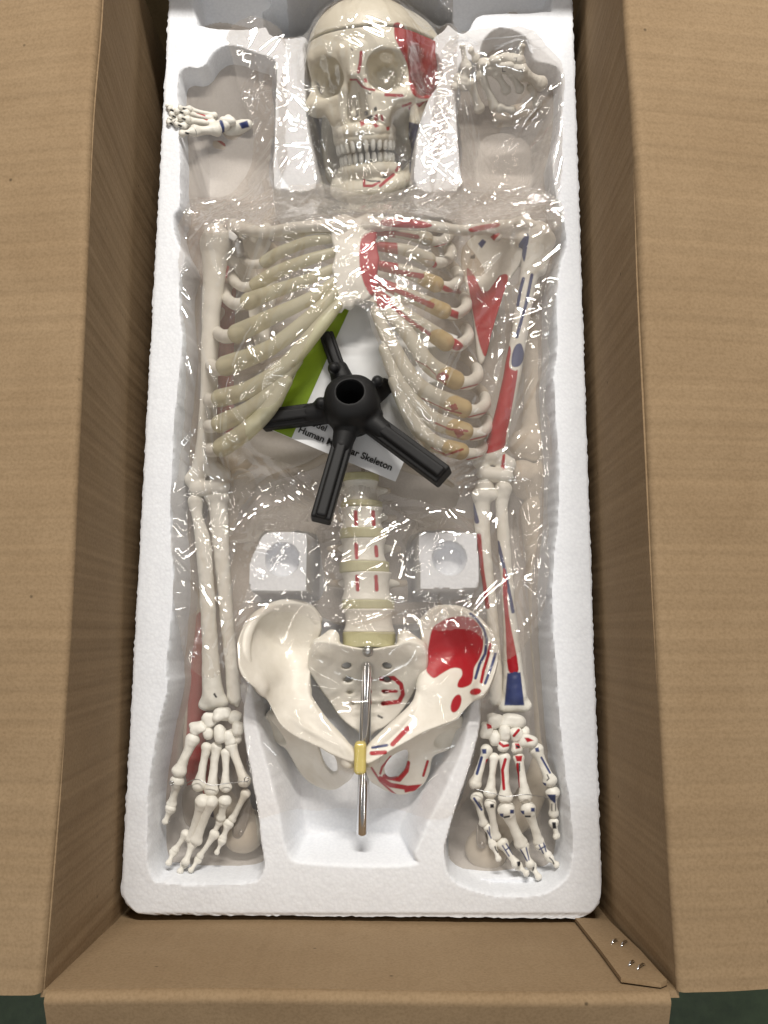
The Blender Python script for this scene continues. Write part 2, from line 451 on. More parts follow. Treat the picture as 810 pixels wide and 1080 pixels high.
# glued joint tab lying on the foot wall, held by staples
tabq = [(612, 979, .004), (640, 972, .004), (707, 1041, .15), (700, 1043, .155), (657, 1037, .145)]
def on_foot(px, py, off):
    """point on the foot wall seen at a pixel, lifted by off toward the inside"""
    yb = P(380, 974, 0)[1]
    lo, hi = -.1, ZT
    for _ in range(40):
        z = (lo + hi) / 2; p = P(px, py, z); yw = yE + (yb - yE) * min(1., (ZT - z) / ZT)
        if p[1] < yw: lo = z
        else: hi = z
    p = P(px, py, z); p[1] += off
    return p
tp = [on_foot(x, y, .0042) for x, y in [(606, 972), (642, 975), (676, 1008), (704, 1040), (697, 1043), (655, 1037), (634, 1008)]]
tb = [p + np.array([0, -.0034, 0]) for p in tp]; n_ = len(tp)
mesh_obj('joint_tab', tp + tb, [tuple(range(n_)), tuple(range(2 * n_ - 1, n_ - 1, -1))] + [(i, i + n_, (i + 1) % n_ + n_, (i + 1) % n_) for i in range(n_)], M_CARD_X, box, smooth=False)
def tube(path, rad, seg=8, caps=True):
    path = np.asarray(path, float); n = len(path)
    rad = np.broadcast_to(np.asarray(rad, float), (n,))
    T = np.gradient(path, axis=0); T /= np.linalg.norm(T, axis=1, keepdims=True) + 1e-12
    up = np.array([0, 0, 1.]) if abs(T[0, 2]) < .9 else np.array([1., 0, 0])
    V = []; prev = up
    for i in range(n):
        s = np.cross(T[i], prev); s /= np.linalg.norm(s) + 1e-12; w = np.cross(s, T[i]); prev = w
        for k in range(seg):
            a = 2 * math.pi * k / seg
            V.append(path[i] + rad[i] * (math.cos(a) * s + math.sin(a) * w))
    F = [(i * seg + k, i * seg + (k + 1) % seg, (i + 1) * seg + (k + 1) % seg, (i + 1) * seg + k) for i in range(n - 1) for k in range(seg)]
    if caps: F += [tuple(range(seg - 1, -1, -1)), tuple(range((n - 1) * seg, n * seg))]
    return V, F
for (x0, y0, x1, y1) in [(646, 1001, 651, 998), (656, 1004, 661, 999), (664, 1025, 669, 1021), (673, 1029, 680, 1024)]:
    a = on_foot(x0, y0, .0050); b_ = on_foot(x1, y1, .0050); m_ = (a + b_) / 2 + np.array([0, .0016, .0008])
    V, F = tube([a + np.array([0, -.003, 0]), a, m_ * .5 + a * .5 + np.array([0, .0005, 0]), m_ * .5 + b_ * .5 + np.array([0, .0005, 0]), b_, b_ + np.array([0, -.003, 0])], .0009, 6)
    mesh_obj('staple', V, F, M_CHROME, box)

# ------------------------------------------------------------------ foam tray
tray = thing('foam_tray', 'white expanded foam packing tray with moulded hollows inside the box', 'foam tray', (0, 0, ZB))
cTL, cTR, cBL, cBR = P(178, 0, 0), P(604, 0, 0), P(126, 965, 0), P(636, 969, 0)
def Q(pts, n=4): return spline([P(x, y, 0)[:2] for x, y in pts], n, True)
cavity = Q([(187, 84), (196, 71), (213, 70), (227, 53), (244, 47), (270, 55), (288, 62), (292, 75), (291, 120), (289, 191), (300, 199), (331, 198),
            (329, 160), (318, 120), (316, 60), (322, 40), (300, 42), (280, 30), (284, -20), (470, -20), (472, 27), (455, 45), (470, 70), (462, 90), (450, 110), (440, 150), (440, 198), (482, 198), (484, 168), (481, 131), (479, 94),
            (486, 66), (504, 62), (508, 44), (521, 31), (541, 31), (558, 42), (564, 63), (586, 70), (593, 85), (591, 131), (583, 168), (585, 200), (592, 224), (597, 245), (597, 262), (588, 294), (588, 373),
            (585, 392), (586, 434), (589, 489), (589, 553), (584, 592), (583, 642), (589, 730), (595, 801), (604, 873), (602, 915), (590, 935), (560, 946), (510, 943), (476, 928), (469, 905), (471, 880), (485, 835), (503, 776),
            (505, 740), (500, 700), (470, 690), (280, 690), (262, 720), (258, 771), (268, 830), (276, 885), (279, 915), (262, 932), (180, 933), (160, 926), (155, 895), (156, 834), (163, 789), (175, 726), (176, 698), (181, 642), (182, 592), (179, 553),
            (181, 503), (184, 434), (192, 370), (189, 333), (189, 296), (195, 272), (185, 252), (182, 228), (189, 211), (189, 142)])
pelv = Q([(262, 700), (268, 760), (292, 850), (303, 900), (330, 912), (435, 914), (440, 900), (452, 870), (486, 800), (500, 740), (503, 690), (500, 650), (270, 650), (256, 690)])
island_l = Q([(294, 52), (316, 48), (324, 60), (326, 120), (333, 192), (326, 197), (292, 197), (290, 190), (298, 120)])
island_r = Q([(466, 60), (472, 52), (480, 60), (481, 100), (482, 190), (478, 197), (452, 197), (447, 190), (452, 130), (462, 90)])
block_l = Q([(281, 560), (318, 560), (325, 567), (325, 620), (320, 625), (267, 625), (261, 619), (262, 592), (270, 574)])
block_r = Q([(447, 560), (500, 560), (505, 566), (507, 616), (501, 622), (447, 623), (441, 616), (440, 566)])
top_l = Q([(204, -60), (205, 18), (214, 28), (240, 32), (275, 30), (285, 18), (284, -60)])
top_r = Q([(464, -60), (465, 10), (473, 27), (487, 36), (498, 30), (510, 16), (575, 13), (583, 4), (584, -60)])
hole_l, hole_r = P(298, 590, 0)[:2], P(474, 589, 0)[:2]
NU, NV = 330, 800
ytop, ybot = yH - .006, cBL[1]
us = np.linspace(-1, 1, NU); vs = np.linspace(0, 1, NV)
U, Vv = np.meshgrid(us, vs, indexing='ij')
R = .026
Yc = ybot + (ytop - ybot) * Vv
def side_x(t0, t1, Y): return t0[0] + (t1[0] - t0[0]) * (Y - t0[1]) / (t1[1] - t0[1])
XL = side_x(cBL, cTL, Yc); XR = side_x(cBR, cTR, Yc)
dy = np.minimum(np.abs(Yc - ybot), np.abs(ytop - Yc))
cut = np.where(dy < R, R - np.sqrt(np.maximum(0, R * R - (R - dy) ** 2)), 0)
XL = XL + cut; XR = XR - cut
ragged = .0009 * vnoise(Yc, Yc * 0, 300, 11) + .0006 * vnoise(Yc, Yc * 0, 120, 12)
X = XL + (XR - XL) * (U * .5 + .5) + ragged * U ** 8
Y = Yc + (cBR[1] - cBL[1]) * (U * .5 + .5) * (1 - Vv) + .0008 * vnoise(X, X * 0, 250, 13) * (1 - Vv) ** 40
wob = .0008 * vnoise(X, Y, 40, 21) + .0004 * vnoise(X, Y, 160, 22)
def hollow(poly, depth, w=.010):
    d = poly_sdf(poly, X, Y) + wob
    t = np.clip(-d / w, 0, 1); t = t * t * (3 - 2 * t)
    return -depth * t
DEEP = .105
Zt = hollow(cavity, DEEP, .012)
# the shallow skull bed, the light well below the pelvis, ends of the hand beds
Zt = np.minimum(Zt, hollow(pelv, .058, .018))
Zt = np.minimum(Zt, hollow(top_l, .03)); Zt = np.minimum(Zt, hollow(top_r, .03))
gx = lambda a, b, t: np.clip((t - a) / (b - a), 0, 1)
yb915, yb860 = P(200, 936, 0)[1], P(200, 900, 0)[1]
ramp = gx(yb915, yb860, Y) ** .8
Zt = np.where((Y < yb860) & (poly_sdf(pelv, X, Y) > 0), np.maximum(Zt, -.030 - (DEEP - .030) * ramp), Zt)
# deeper bed for the back of the skull
sk = hollow(Q([(332, 20), (336, 110), (352, 170), (418, 170), (428, 110), (445, 60), (440, 15), (400, -15), (352, -10)]), .17, .06)
Zt = np.minimum(Zt, sk)
def raised(poly, top, w=.004):
    d = poly_sdf(poly, X, Y) + wob * .8
    t = np.clip(.5 - d / w, 0, 1)
    return t
for poly, hc in ((block_l, hole_l), (block_r, hole_r)):
    t = raised(poly, 0)
    dd = np.hypot(X - hc[0], Y - hc[1]); hz = -.02 * np.clip((.0175 - dd) / .0025, 0, 1)
    Zt = Zt * (1 - t) + hz * t
for isl in (island_l, island_r):
    t = raised(isl, 0, .007); Zt = Zt * (1 - t)
edge = np.minimum(np.minimum(X - XL, XR - X), np.minimum(Y - ybot, ytop - Y))
Zt = Zt - .0015 * (1 - np.clip(edge / .0025, 0, 1)) ** 2
Zt = Zt + .0004 * vnoise(X, Y, 40, 31) + .00012 * vnoise(X, Y, 330, 32)
V = np.stack([X, Y, Zt], 2).reshape(-1, 3)
idx = np.arange(NU * NV).reshape(NU, NV)
loop = np.concatenate([idx[:, 0], idx[-1, 1:], idx[::-1, -1][1:], idx[0, ::-1][1:-1]])
low = V[loop].copy(); low[:, 2] = ZB + .002; low[:, 0] *= .90; low[:, 1] = low[:, 1] * .95
o = len(V); m_ = len(loop)
F = [grid_faces(NU, NV)]
a = np.arange(m_); b_ = (a + 1) % m_
F.append(np.stack([loop[a], o + a, o + b_, loop[b_]], 1))
tray_body = mesh_obj('tray_body', np.concatenate([V, low]), np.concatenate(F), M_FOAM, tray, True, 50)
TRAY = (X, Y, Zt)
# ------------------------------------------------------------------ implicit-surface modelling
def smin(a, b, k):
    if k <= 0: return np.minimum(a, b)
    h = np.maximum(k - np.abs(a - b), 0) / k
    return np.minimum(a, b) - h * h * k * .25
class Sdf:
    def __init__(s): s.p = []
    def add(s, fn, lo, hi, k=.003, op='+'):
        s.p.append((op, k, fn, np.array(lo, float), np.array(hi, float))); return s
    def cap(s, a, b, ra, rb=None, k=.003, op='+'):
        a = np.asarray(a, float); b = np.asarray(b, float); rb = ra if rb is None else rb
        ba = b - a; bb = float(ba @ ba) + 1e-12
        def fn(X, Y, Z):
            px, py, pz = X - a[0], Y - a[1], Z - a[2]
            t = np.clip((px * ba[0] + py * ba[1] + pz * ba[2]) / bb, 0, 1)
            return np.sqrt((px - ba[0] * t) ** 2 + (py - ba[1] * t) ** 2 + (pz - ba[2] * t) ** 2) - (ra + (rb - ra) * t)
        m = max(ra, rb)
        return s.add(fn, np.minimum(a, b) - m, np.maximum(a, b) + m, k, op)
    def chain(s, pts, rads, k=.003, op='+'):
        for i in range(len(pts) - 1): s.cap(pts[i], pts[i + 1], rads[i], rads[i + 1], k if i == 0 else 0.0, op)
        return s
    def ell(s, c, r, k=.003, op='+', rot=None, pw=2.0):
        c = np.asarray(c, float); r = np.asarray(r, float)
        R = np.array(Euler([math.radians(v) for v in rot]).to_matrix()) if rot is not None else np.eye(3)
        mn = r.min()
        def fn(X, Y, Z):
            px, py, pz = X - c[0], Y - c[1], Z - c[2]
            u = (R[0, 0] * px + R[1, 0] * py + R[2, 0] * pz) / r[0]
            v = (R[0, 1] * px + R[1, 1] * py + R[2, 1] * pz) / r[1]
            w = (R[0, 2] * px + R[1, 2] * py + R[2, 2] * pz) / r[2]
            if pw != 2.0:
                k0 = (np.abs(u) ** pw + np.abs(v) ** pw + np.abs(w) ** pw) ** (1 / pw)
                return (k0 - 1) * mn
            k0 = np.sqrt(u * u + v * v + w * w)
            k1 = np.sqrt((u / r[0]) ** 2 + (v / r[1]) ** 2 + (w / r[2]) ** 2) + 1e-9
            return k0 * (k0 - 1) / k1
        e = np.abs(R) @ r
        return s.add(fn, c - e, c + e, k, op)
    def sheet(s, poly, ctrl, t, k=.003, op='+', holes=(), rnd=.002):
        """bent plate: outline poly (world xy), height from control points (x,y,z), half thickness t"""
        poly = np.asarray(poly)[:, :2]; ctrl = np.asarray(ctrl, float)
        hp = [np.asarray(h)[:, :2] for h in holes]
        # thin-plate fit of the height
        n = len(ctrl)
        def U(r2): return np.where(r2 > 1e-12, r2 * np.log(r2 + 1e-12), 0)
        D = ((ctrl[:, None, :2] - ctrl[None, :, :2]) ** 2).sum(2)
        A = np.zeros((n + 3, n + 3)); A[:n, :n] = U(D) + np.eye(n) * 1e-5
        A[:n, n] = 1; A[:n, n + 1:n + 3] = ctrl[:, :2]; A[n, :n] = 1; A[n + 1:n + 3, :n] = ctrl[:, :2].T
        w = np.linalg.solve(A, np.concatenate([ctrl[:, 2], [0, 0, 0]]))
        def fn(X, Y, Z):
            x = X[:, :, 0]; y = Y[:, :, 0]
            x, y = np.broadcast_arrays(x, y)
            h = w[n] + w[n + 1] * x + w[n + 2] * y
            for i in range(n): h = h + w[i] * U((x - ctrl[i, 0]) ** 2 + (y - ctrl[i, 1]) ** 2)
            gx_, gy_ = np.gradient(h, axis=0), np.gradient(h, axis=1)
            sx = x[1, 0] - x[0, 0]; sy = y[0, 1] - y[0, 0]
            sl = np.sqrt(1 + (gx_ / sx) ** 2 + (gy_ / sy) ** 2)
            d2 = poly_sdf(poly, x, y)
            for q in hp: d2 = np.maximum(d2, -poly_sdf(q, x, y))
            tt = t(x, y) if callable(t) else t
            dz = np.abs(Z - h[:, :, None]) / sl[:, :, None] - (tt[:, :, None] if isinstance(tt, np.ndarray) else tt) + rnd
            a = d2[:, :, None] + rnd
            return np.minimum(np.maximum(a, dz), 0) + np.sqrt(np.maximum(a, 0) ** 2 + np.maximum(dz, 0) ** 2) - rnd
        m = .008
        z0, z1 = ctrl[:, 2].min() - m - .004, ctrl[:, 2].max() + m + .004
        lo = np.array([poly[:, 0].min(), poly[:, 1].min(), z0]); hi = np.array([poly[:, 0].max(), poly[:, 1].max(), z1])
        return s.add(fn, lo, hi, k, op)
    def box(s, c, h, r=.001, k=.003, op='+', rot=None):
        c = np.asarray(c, float); h = np.asarray(h, float)
        R = np.array(Euler([math.radians(v) for v in rot]).to_matrix()) if rot is not None else np.eye(3)
        def fn(X, Y, Z):
            px, py, pz = X - c[0], Y - c[1], Z - c[2]
            u = np.abs(R[0, 0] * px + R[1, 0] * py + R[2, 0] * pz) - h[0] + r
            v = np.abs(R[0, 1] * px + R[1, 1] * py + R[2, 1] * pz) - h[1] + r
            w = np.abs(R[0, 2] * px + R[1, 2] * py + R[2, 2] * pz) - h[2] + r
            return np.sqrt(np.maximum(u, 0) ** 2 + np.maximum(v, 0) ** 2 + np.maximum(w, 0) ** 2) + np.minimum(np.maximum(np.maximum(u, v), w), 0) - r
        e = np.abs(R) @ h
        return s.add(fn, c - e, c + e, k, op)
    def mesh(s, res):
        pl = [p for p in s.p if p[0] == '+']
        lo = np.min([p[3] for p in pl], 0) - 3 * res; hi = np.max([p[4] for p in pl], 0) + 3 * res
        n = np.ceil((hi - lo) / res).astype(int) + 1
        ax = [(lo[i] + res * np.arange(n[i])).astype(np.float32) for i in range(3)]
        D = np.full(n, .03, dtype=np.float32)
        for op, k, fn, a, b in s.p:
            m = k + 2.5 * res
            i0 = np.clip(np.floor((a - m - lo) / res).astype(int), 0, n - 2); i1 = np.clip(np.ceil((b + m - lo) / res).astype(int) + 1, i0 + 2, n)
            sl = tuple(slice(i0[i], i1[i]) for i in range(3))
            X = ax[0][sl[0]][:, None, None]; Y = ax[1][sl[1]][None, :, None]; Z = ax[2][sl[2]][None, None, :]
            d = fn(X, Y, Z).astype(np.float32)
            if op == '+': D[sl] = smin(D[sl], d, k)
            elif op == '-': D[sl] = -smin(-D[sl], d, k)
            else:
                full = np.full_like(D, .03); full[sl] = d; D = -smin(-D, -full, k)
        return surface_nets(D, lo, res)
def surface_nets(D, lo, res):
    ins = D < 0
    nx, ny, nz = D.shape
    c = ins[:-1, :-1, :-1].astype(np.int8)
    cnt = np.zeros((nx - 1, ny - 1, nz - 1), np.int8)
    for dx in (0, 1):
        for dy in (0, 1):
            for dz in (0, 1): cnt += ins[dx:nx - 1 + dx, dy:ny - 1 + dy, dz:nz - 1 + dz]
    act = (cnt > 0) & (cnt < 8)
    I = np.argwhere(act)
    vid = np.full(act.shape, -1, np.int32); vid[act] = np.arange(len(I))
    pos = np.zeros((len(I), 3)); num = np.zeros(len(I))
    cor = [(a, b, cc) for a in (0, 1) for b in (0, 1) for cc in (0, 1)]
    for i, p in enumerate(cor):
        for q in cor[i + 1:]:
            if sum(abs(p[j] - q[j]) for j in range(3)) != 1: continue
            dp = D[I[:, 0] + p[0], I[:, 1] + p[1], I[:, 2] + p[2]]; dq = D[I[:, 0] + q[0], I[:, 1] + q[1], I[:, 2] + q[2]]
            m = (dp < 0) != (dq < 0)
            t = np.where(m, dp / (dp - dq + 1e-20), 0)
            for j in range(3): pos[:, j] += np.where(m, p[j] + (q[j] - p[j]) * t, 0)
            num += m
    pos = pos / num[:, None] + I
    V = lo + pos * res
    F = []
    for axis in range(3):
        sl0 = [slice(1, -1)] * 3; sl1 = [slice(1, -1)] * 3
        sl0[axis] = slice(0, -1); sl1[axis] = slice(1, None)
        a = ins[tuple(sl0)]; b = ins[tuple(sl1)]
        E = np.argwhere(a != b)
        if not len(E): continue
        off = [1, 1, 1]; off[axis] = 0
        E = E + np.array(off)
        u, v = (axis + 1) % 3, (axis + 2) % 3
        def g(du, dv):
            J = E.copy(); J[:, u] -= du; J[:, v] -= dv
            return vid[J[:, 0], J[:, 1], J[:, 2]]
        q = np.stack([g(1, 1), g(0, 1), g(0, 0), g(1, 0)], 1)
        fl = ins[E[:, 0], E[:, 1], E[:, 2]]
        q = np.where(fl[:, None], q, q[:, ::-1])
        F.append(q)
    return V, np.concatenate(F)

# ------------------------------------------------------------------ printed paint
RED = (.38, .005, .014); BLUE = (.035, .05, .15); INK = (.015, .015, .02); WHITE = (.78, .76, .70)
def paint(o, marks, both=False, ref=None):
    """marks: (colour, 'p', [px points]) filled outline or (colour, 'l', [px points], width px): printed on the upper side of the bone"""
    me = o.data; n = len(me.vertices)
    V = np.empty(n * 3, np.float32); me.vertices.foreach_get('co', V); V = V.reshape(-1, 3).astype(float)
    Nn = np.empty(n * 3, np.float32); me.vertices.foreach_get('normal', Nn); Nn = Nn.reshape(-1, 3)
    M = np.array(o.matrix_world if ref is None else ref); W = V @ M[:3, :3].T + M[:3, 3]; NW = Nn @ M[:3, :3].T
    xy = proj(W); view = W - CAMLOC; view /= np.linalg.norm(view, axis=1, keepdims=True)
    front = (NW * view).sum(1) < .05
    col = np.zeros((n, 4), np.float32)
    for mk in marks:
        if mk[1] == 'p': d = poly_sdf(spline(mk[2], 4, True) if len(mk[2]) > 4 else mk[2], xy[:, 0], xy[:, 1]); f = np.clip(.5 - d / 1.0, 0, 1)
        else:
            d = np.full(n, 1e9); q = np.asarray(mk[2], float)
            for i in range(len(q) - 1):
                e = q[i + 1] - q[i]; w = xy - q[i]
                t = np.clip((w @ e) / (e @ e + 1e-9), 0, 1); d = np.minimum(d, np.linalg.norm(w - t[:, None] * e, axis=1))
            f = np.clip(.5 - (d - mk[3] / 2) / .8, 0, 1)
        f = f * (front | both)
        col[:, :3] = np.where(f[:, None] > 0, np.array(mk[0]), col[:, :3])
        col[:, 3] = np.maximum(col[:, 3], f)
    at = me.color_attributes.new('paint', 'FLOAT_COLOR', 'POINT')
    at.data.foreach_set('color', col.ravel())
ONLY = None
def bone(name, sdf, res, parent, mat=None, marks=None):
    V, F = sdf.mesh(res)
    if name in ('hip_bone', 'sacrum', 'shoulder_blade', 'breastbone', 'humerus', 'femur'):   # uneven cast surface
        V[:, 2] += .0005 * vnoise(V[:, 0] + .3 * V[:, 2], V[:, 1] - .4 * V[:, 2], 70, 5) + .0009 * vnoise(V[:, 0], V[:, 1], 26, 6)
        V[:, 0] += .0008 * vnoise(V[:, 1], V[:, 2], 60, 7); V[:, 1] += .0008 * vnoise(V[:, 0], V[:, 2], 60, 8)
    elif name.endswith('_bone') or name in ('radius_bone', 'ulna_bone', 'tibia'):
        k_ = .00055 if name in ('carpal_bone', 'tarsal_bone') else .00038
        Vc = V.copy()
        V[:, 2] += k_ * vnoise(Vc[:, 0] + .3 * Vc[:, 2], Vc[:, 1], 190, 5); V[:, 0] += k_ * vnoise(Vc[:, 1], Vc[:, 2] + .5 * Vc[:, 0], 180, 7); V[:, 1] += k_ * vnoise(Vc[:, 0], Vc[:, 2], 190, 8)
    o = mesh_obj(name, V, F, mat or M_BONE, parent)
    paint(o, marks or [], ref=Matrix.Identity(4))
    return o
# ------------------------------------------------------------------ skeleton model
def K(px, py, z):
    p = P(px, py, z) - CAMLOC
    return F_PX / -(-p[1] * st + p[2] * ct)
def nodes(ns):
    return [P(a, b, c) for a, b, c, r in ns], [r / K(a, b, c) for a, b, c, r in ns]
def mir(v, s): return (v[0] * s, v[1], v[2])
skel = thing('skeleton_model', 'white plastic human skeleton model lying in the tray, one half marked red and blue', 'skeleton model', P(388, 560, -.05))

# --- skull, modelled in its own frame then turned to lie in the tray
SK_R = Euler((math.radians(27), 0, 0)).to_matrix() @ Euler((0, 0, math.radians(4))).to_matrix() @ Euler((0, math.radians(-13), 0)).to_matrix()
SK_O = Vector(P(391, 110, -.035))
SK_S = 1.035
SK_M = Matrix.Translation(SK_O) @ SK_R.to_4x4() @ Matrix.Scale(SK_S, 4)
def sk_cranium(k):
    s = Sdf()
    s.ell((0, .036, -.028), (.0735, .070, .092), .0)
    s.ell((0, .052, .018), (.056, .044, .046), .02)
    for x in (-1, 1):
        s.ell((x * .046, .045, -.035), (.030, .035, .045), .02)
        s.cap((x * .010, .041, .060), (x * .044, .043, .047), .0075, .006, .016)
        s.chain([(x * .047, .040, .049), (x * .0515, .022, .043), (x * .051, .004, .043)], [.005, .0045, .006], .006)
        s.ell((x * .047, -.004, .046), (.015, .011, .012), .010)
        s.chain([(x * .052, -.004, .040), (x * .0655, -.003, .018), (x * .0665, .000, -.012), (x * .062, .004, -.026)], [.006, .0045, .004, .005], .005)
        s.cap((x * .022, -.000, .057), (x * .044, -.004, .051), .005, .006, .008)
        s.ell((x * .024, -.016, .049), (.016, .018, .013), .010)
        s.cap((x * .011, .034, .062), (x * .0125, .006, .062), .0045, .004, .006)
        s.cap((x * .0125, .006, .062), (x * .016, -.020, .060), .004, .005, .006)
        s.ell((x * .036, -.035, -.03), (.020, .024, .024), .01)
    s.ell((0, -.020, .030), (.030, .026, .028), .008)
    s.cap((0, .036, .060), (0, .019, .069), .0075, .0045, .012)
    arc = [(.0265 * math.sin(a), -.034, .036 + .027 * math.cos(a)) for a in np.radians(np.linspace(-85, 85, 9))]
    s.chain(arc, [.0085] * 9, .008)
    arc = [(.0285 * math.sin(a), -.041, .036 + .0275 * math.cos(a)) for a in np.radians(np.linspace(-88, 88, 11))]
    s.chain(arc, [.006] * 11, .006)
    for x in (-1, 1):
        s.ell((x * .0318, .0205, .060), (.0198, .0178, .025), .004, '-', rot=(0, x * 14, x * -10), pw=2.5)
        s.ell((x * .026, .018, .034), (.012, .011, .022), .006, '-')
        s.cap((x * .0058, -.0165, .072), (x * .0030, .009, .078), .0088, .0052, .003, '-')
        s.cap((x * .0058, -.0165, .056), (x * .0030, .009, .060), .0080, .0048, .003, '-')
        s.cap((x * .0058, -.0155, .040), (x * .0030, .006, .044), .0075, .0048, .002, '-')
        s.ell((x * .062, .022, .030), (.013, .020, .016), .008, '-')
        s.ell((x * .056, .004, .012), (.010, .018, .018), .006, '-')
        s.ell((x * .039, -.024, .048), (.007, .007, .008), .008, '-')
    s.box((.0006, -.010, .046), (.0005, .014, .012), .0004, .001)
    s.cap((-.006, -.006, .052), (-.006, -.018, .058), .002, .003, .002)
    # saw cut that frees the skull cap
    cz = (0, .083, -.02)
    if k == 'low': s.box((0, .056 + .0495, -.02), (.12, .05, .14), .0005, .0, '-', rot=(-4, 0, 0))
    else: s.box((0, .056 - .1005 + .0025, -.02), (.12, .1, .14), .0005, .0, '-', rot=(-4, 0, 0))
    return s
def paint_local(o, marks):
    paint(o, marks, ref=SK_M)
def skpart(name, sdf, res, parent, mat, marks=None):
    V, F = sdf.mesh(res)
    V = np.asarray(V); V = V + .00012 * RNG.standard_normal(V.shape) * 0
    o = mesh_obj(name, V @ np.array(SK_M.to_3x3()).T + np.array(SK_M.to_translation()), F, mat, parent)
    paint(o, marks or [], ref=Matrix.Identity(4))
    return o
skm = [(RED, 'l', [(381, 55), (380, 66), (378, 76)], 3.4),
       (RED, 'l', [(370, 84), (376, 84), (382, 91), (388, 94), (395, 95)], 2.4), (RED, 'l', [(407, 100), (424, 101)], 3.6),
       (RED, 'p', [(383, 83), (386, 82), (388, 87), (384, 87)]), (RED, 'p', [(394, 128), (395, 122), (398, 120), (399, 127)][::-1]),
       (INK, 'p', [(386, 124), (392, 121), (394, 124), (389, 127)]), (RED, 'p', [(379, 128), (383, 126), (385, 131), (381, 134)]),
       (INK, 'p', [(394, 114), (397, 112), (398, 116), (395, 118)]), (RED, 'p', [(401, 121), (404, 121), (405, 128), (402, 128)]),
       (RED, 'p', [(393, 131), (397, 130), (400, 133), (396, 135)]), (RED, 'p', [(407, 134), (411, 133), (411, 137), (408, 138)]),
       (RED, 'l', [(425, 112), (433, 109)], 3), (INK, 'l', [(388, 98), (391, 99)], 1.2), (INK, 'l', [(370, 51), (372, 53)], 1),
       (RED, 'p', [(417, 25), (425, 24), (446, 30), (462, 45), (466, 70), (463, 95), (452, 104), (438, 102), (432, 90), (430, 70), (422, 52), (416, 38)]),
       (RED, 'l', [(433, 114), (442, 111), (452, 108)], 5)]
skull = skpart('skull', sk_cranium('low'), .00085, skel, M_SKULL, skm)
skcap = skpart('skull_cap', sk_cranium('cap'), .00095, skull, M_SKULL, [(RED, 'l', [(419, 28), (422, 30)], 9)])
s = Sdf()
for x in (-1, 1):
    s.chain([(x * .0565, .002, -.014), (x * .053, -.030, -.012), (x * .0495, -.062, -.006), (x * .042, -.078, .014), (x * .029, -.0885, .038), (x * .014, -.0925, .051), (0, -.093, .054)],
            [.0045, .0055, .0085, .0085, .0085, .0105, .0115], .008)
    s.ell((x * .0515, -.036, -.002), (.0042, .030, .016), .008)
    s.cap((x * .051, -.008, .012), (x * .050, -.036, .008), .003, .006, .006)
    s.ell((x * .013, -.094, .055), (.011, .009, .009), .008)
arc = [(.029 * math.sin(a), -.072, .030 + .027 * math.cos(a)) for a in np.radians(np.linspace(-92, 92, 11))]
s.chain(arc, [.0075] * 11, .012)
s.box((0, -.083, .052), (.014, .010, .004), .003, .01)
s.chain([(-.032, -.088, .040), (-.020, -.093, .050), (.020, -.093, .050), (.032, -.088, .040)], [.011, .010, .010, .011], .010)
for x in (-1, 1): s.ell((x * .0515, -.050, .004), (.0052, .026, .020), .010)
mand = skpart('mandible', s, .0009, skull, M_SKULL,
              [(RED, 'l', [(384, 190), (384, 196), (393, 196), (400, 192)], 3), (RED, 'l', [(401, 196), (408, 190), (415, 184)], 3.4), (RED, 'l', [(418, 180), (424, 170), (426, 160)], 3.4),
               (BLUE, 'p', [(430, 128), (444, 132), (446, 180), (432, 182)]), (INK, 'l', [(387, 190), (391, 191), (400, 191)], 1.6)])
def teeth(y, up, rx, z0, rz, n=13):
    s = Sdf()
    for i in range(n):
        a = math.radians(-82 + 164 * i / (n - 1)); w = .0036 if abs(a) < 1.1 else .0046
        c = (rx * math.sin(a), y + RNG.uniform(-.0003, .0003), z0 + rz * math.cos(a))
        h = (.0078, .0074, .0080, .0072)[(i + 1) % 4] if abs(i - (n - 1) / 2) < 3 else .0066
        if not up: h *= .8
        s.ell(c, (w * .74, h, .0034), .0006, rot=(0, math.degrees(a), 0), pw=2.6)
    return s
skpart('upper_teeth', teeth(-.0475, 1, .0305, .035, .0305), .0006, skull, M_TEETH)
skpart('lower_teeth', teeth(-.0606, 0, .0285, .032, .0285), .0006, skull, M_TEETH)
def cp(s, ns, k=.004, op='+'):
    p, r = nodes(ns); s.chain(p, r, k, op); return s
def dense(ns, n=4): return [tuple(q) for q in spline(ns, n)]
def E(px, py, z, rx, ry=None, rz=None):
    k = K(px, py, z); ry = ry or rx; rz = rz or rx
    return P(px, py, z), (rx / k, ry / k, rz / k)
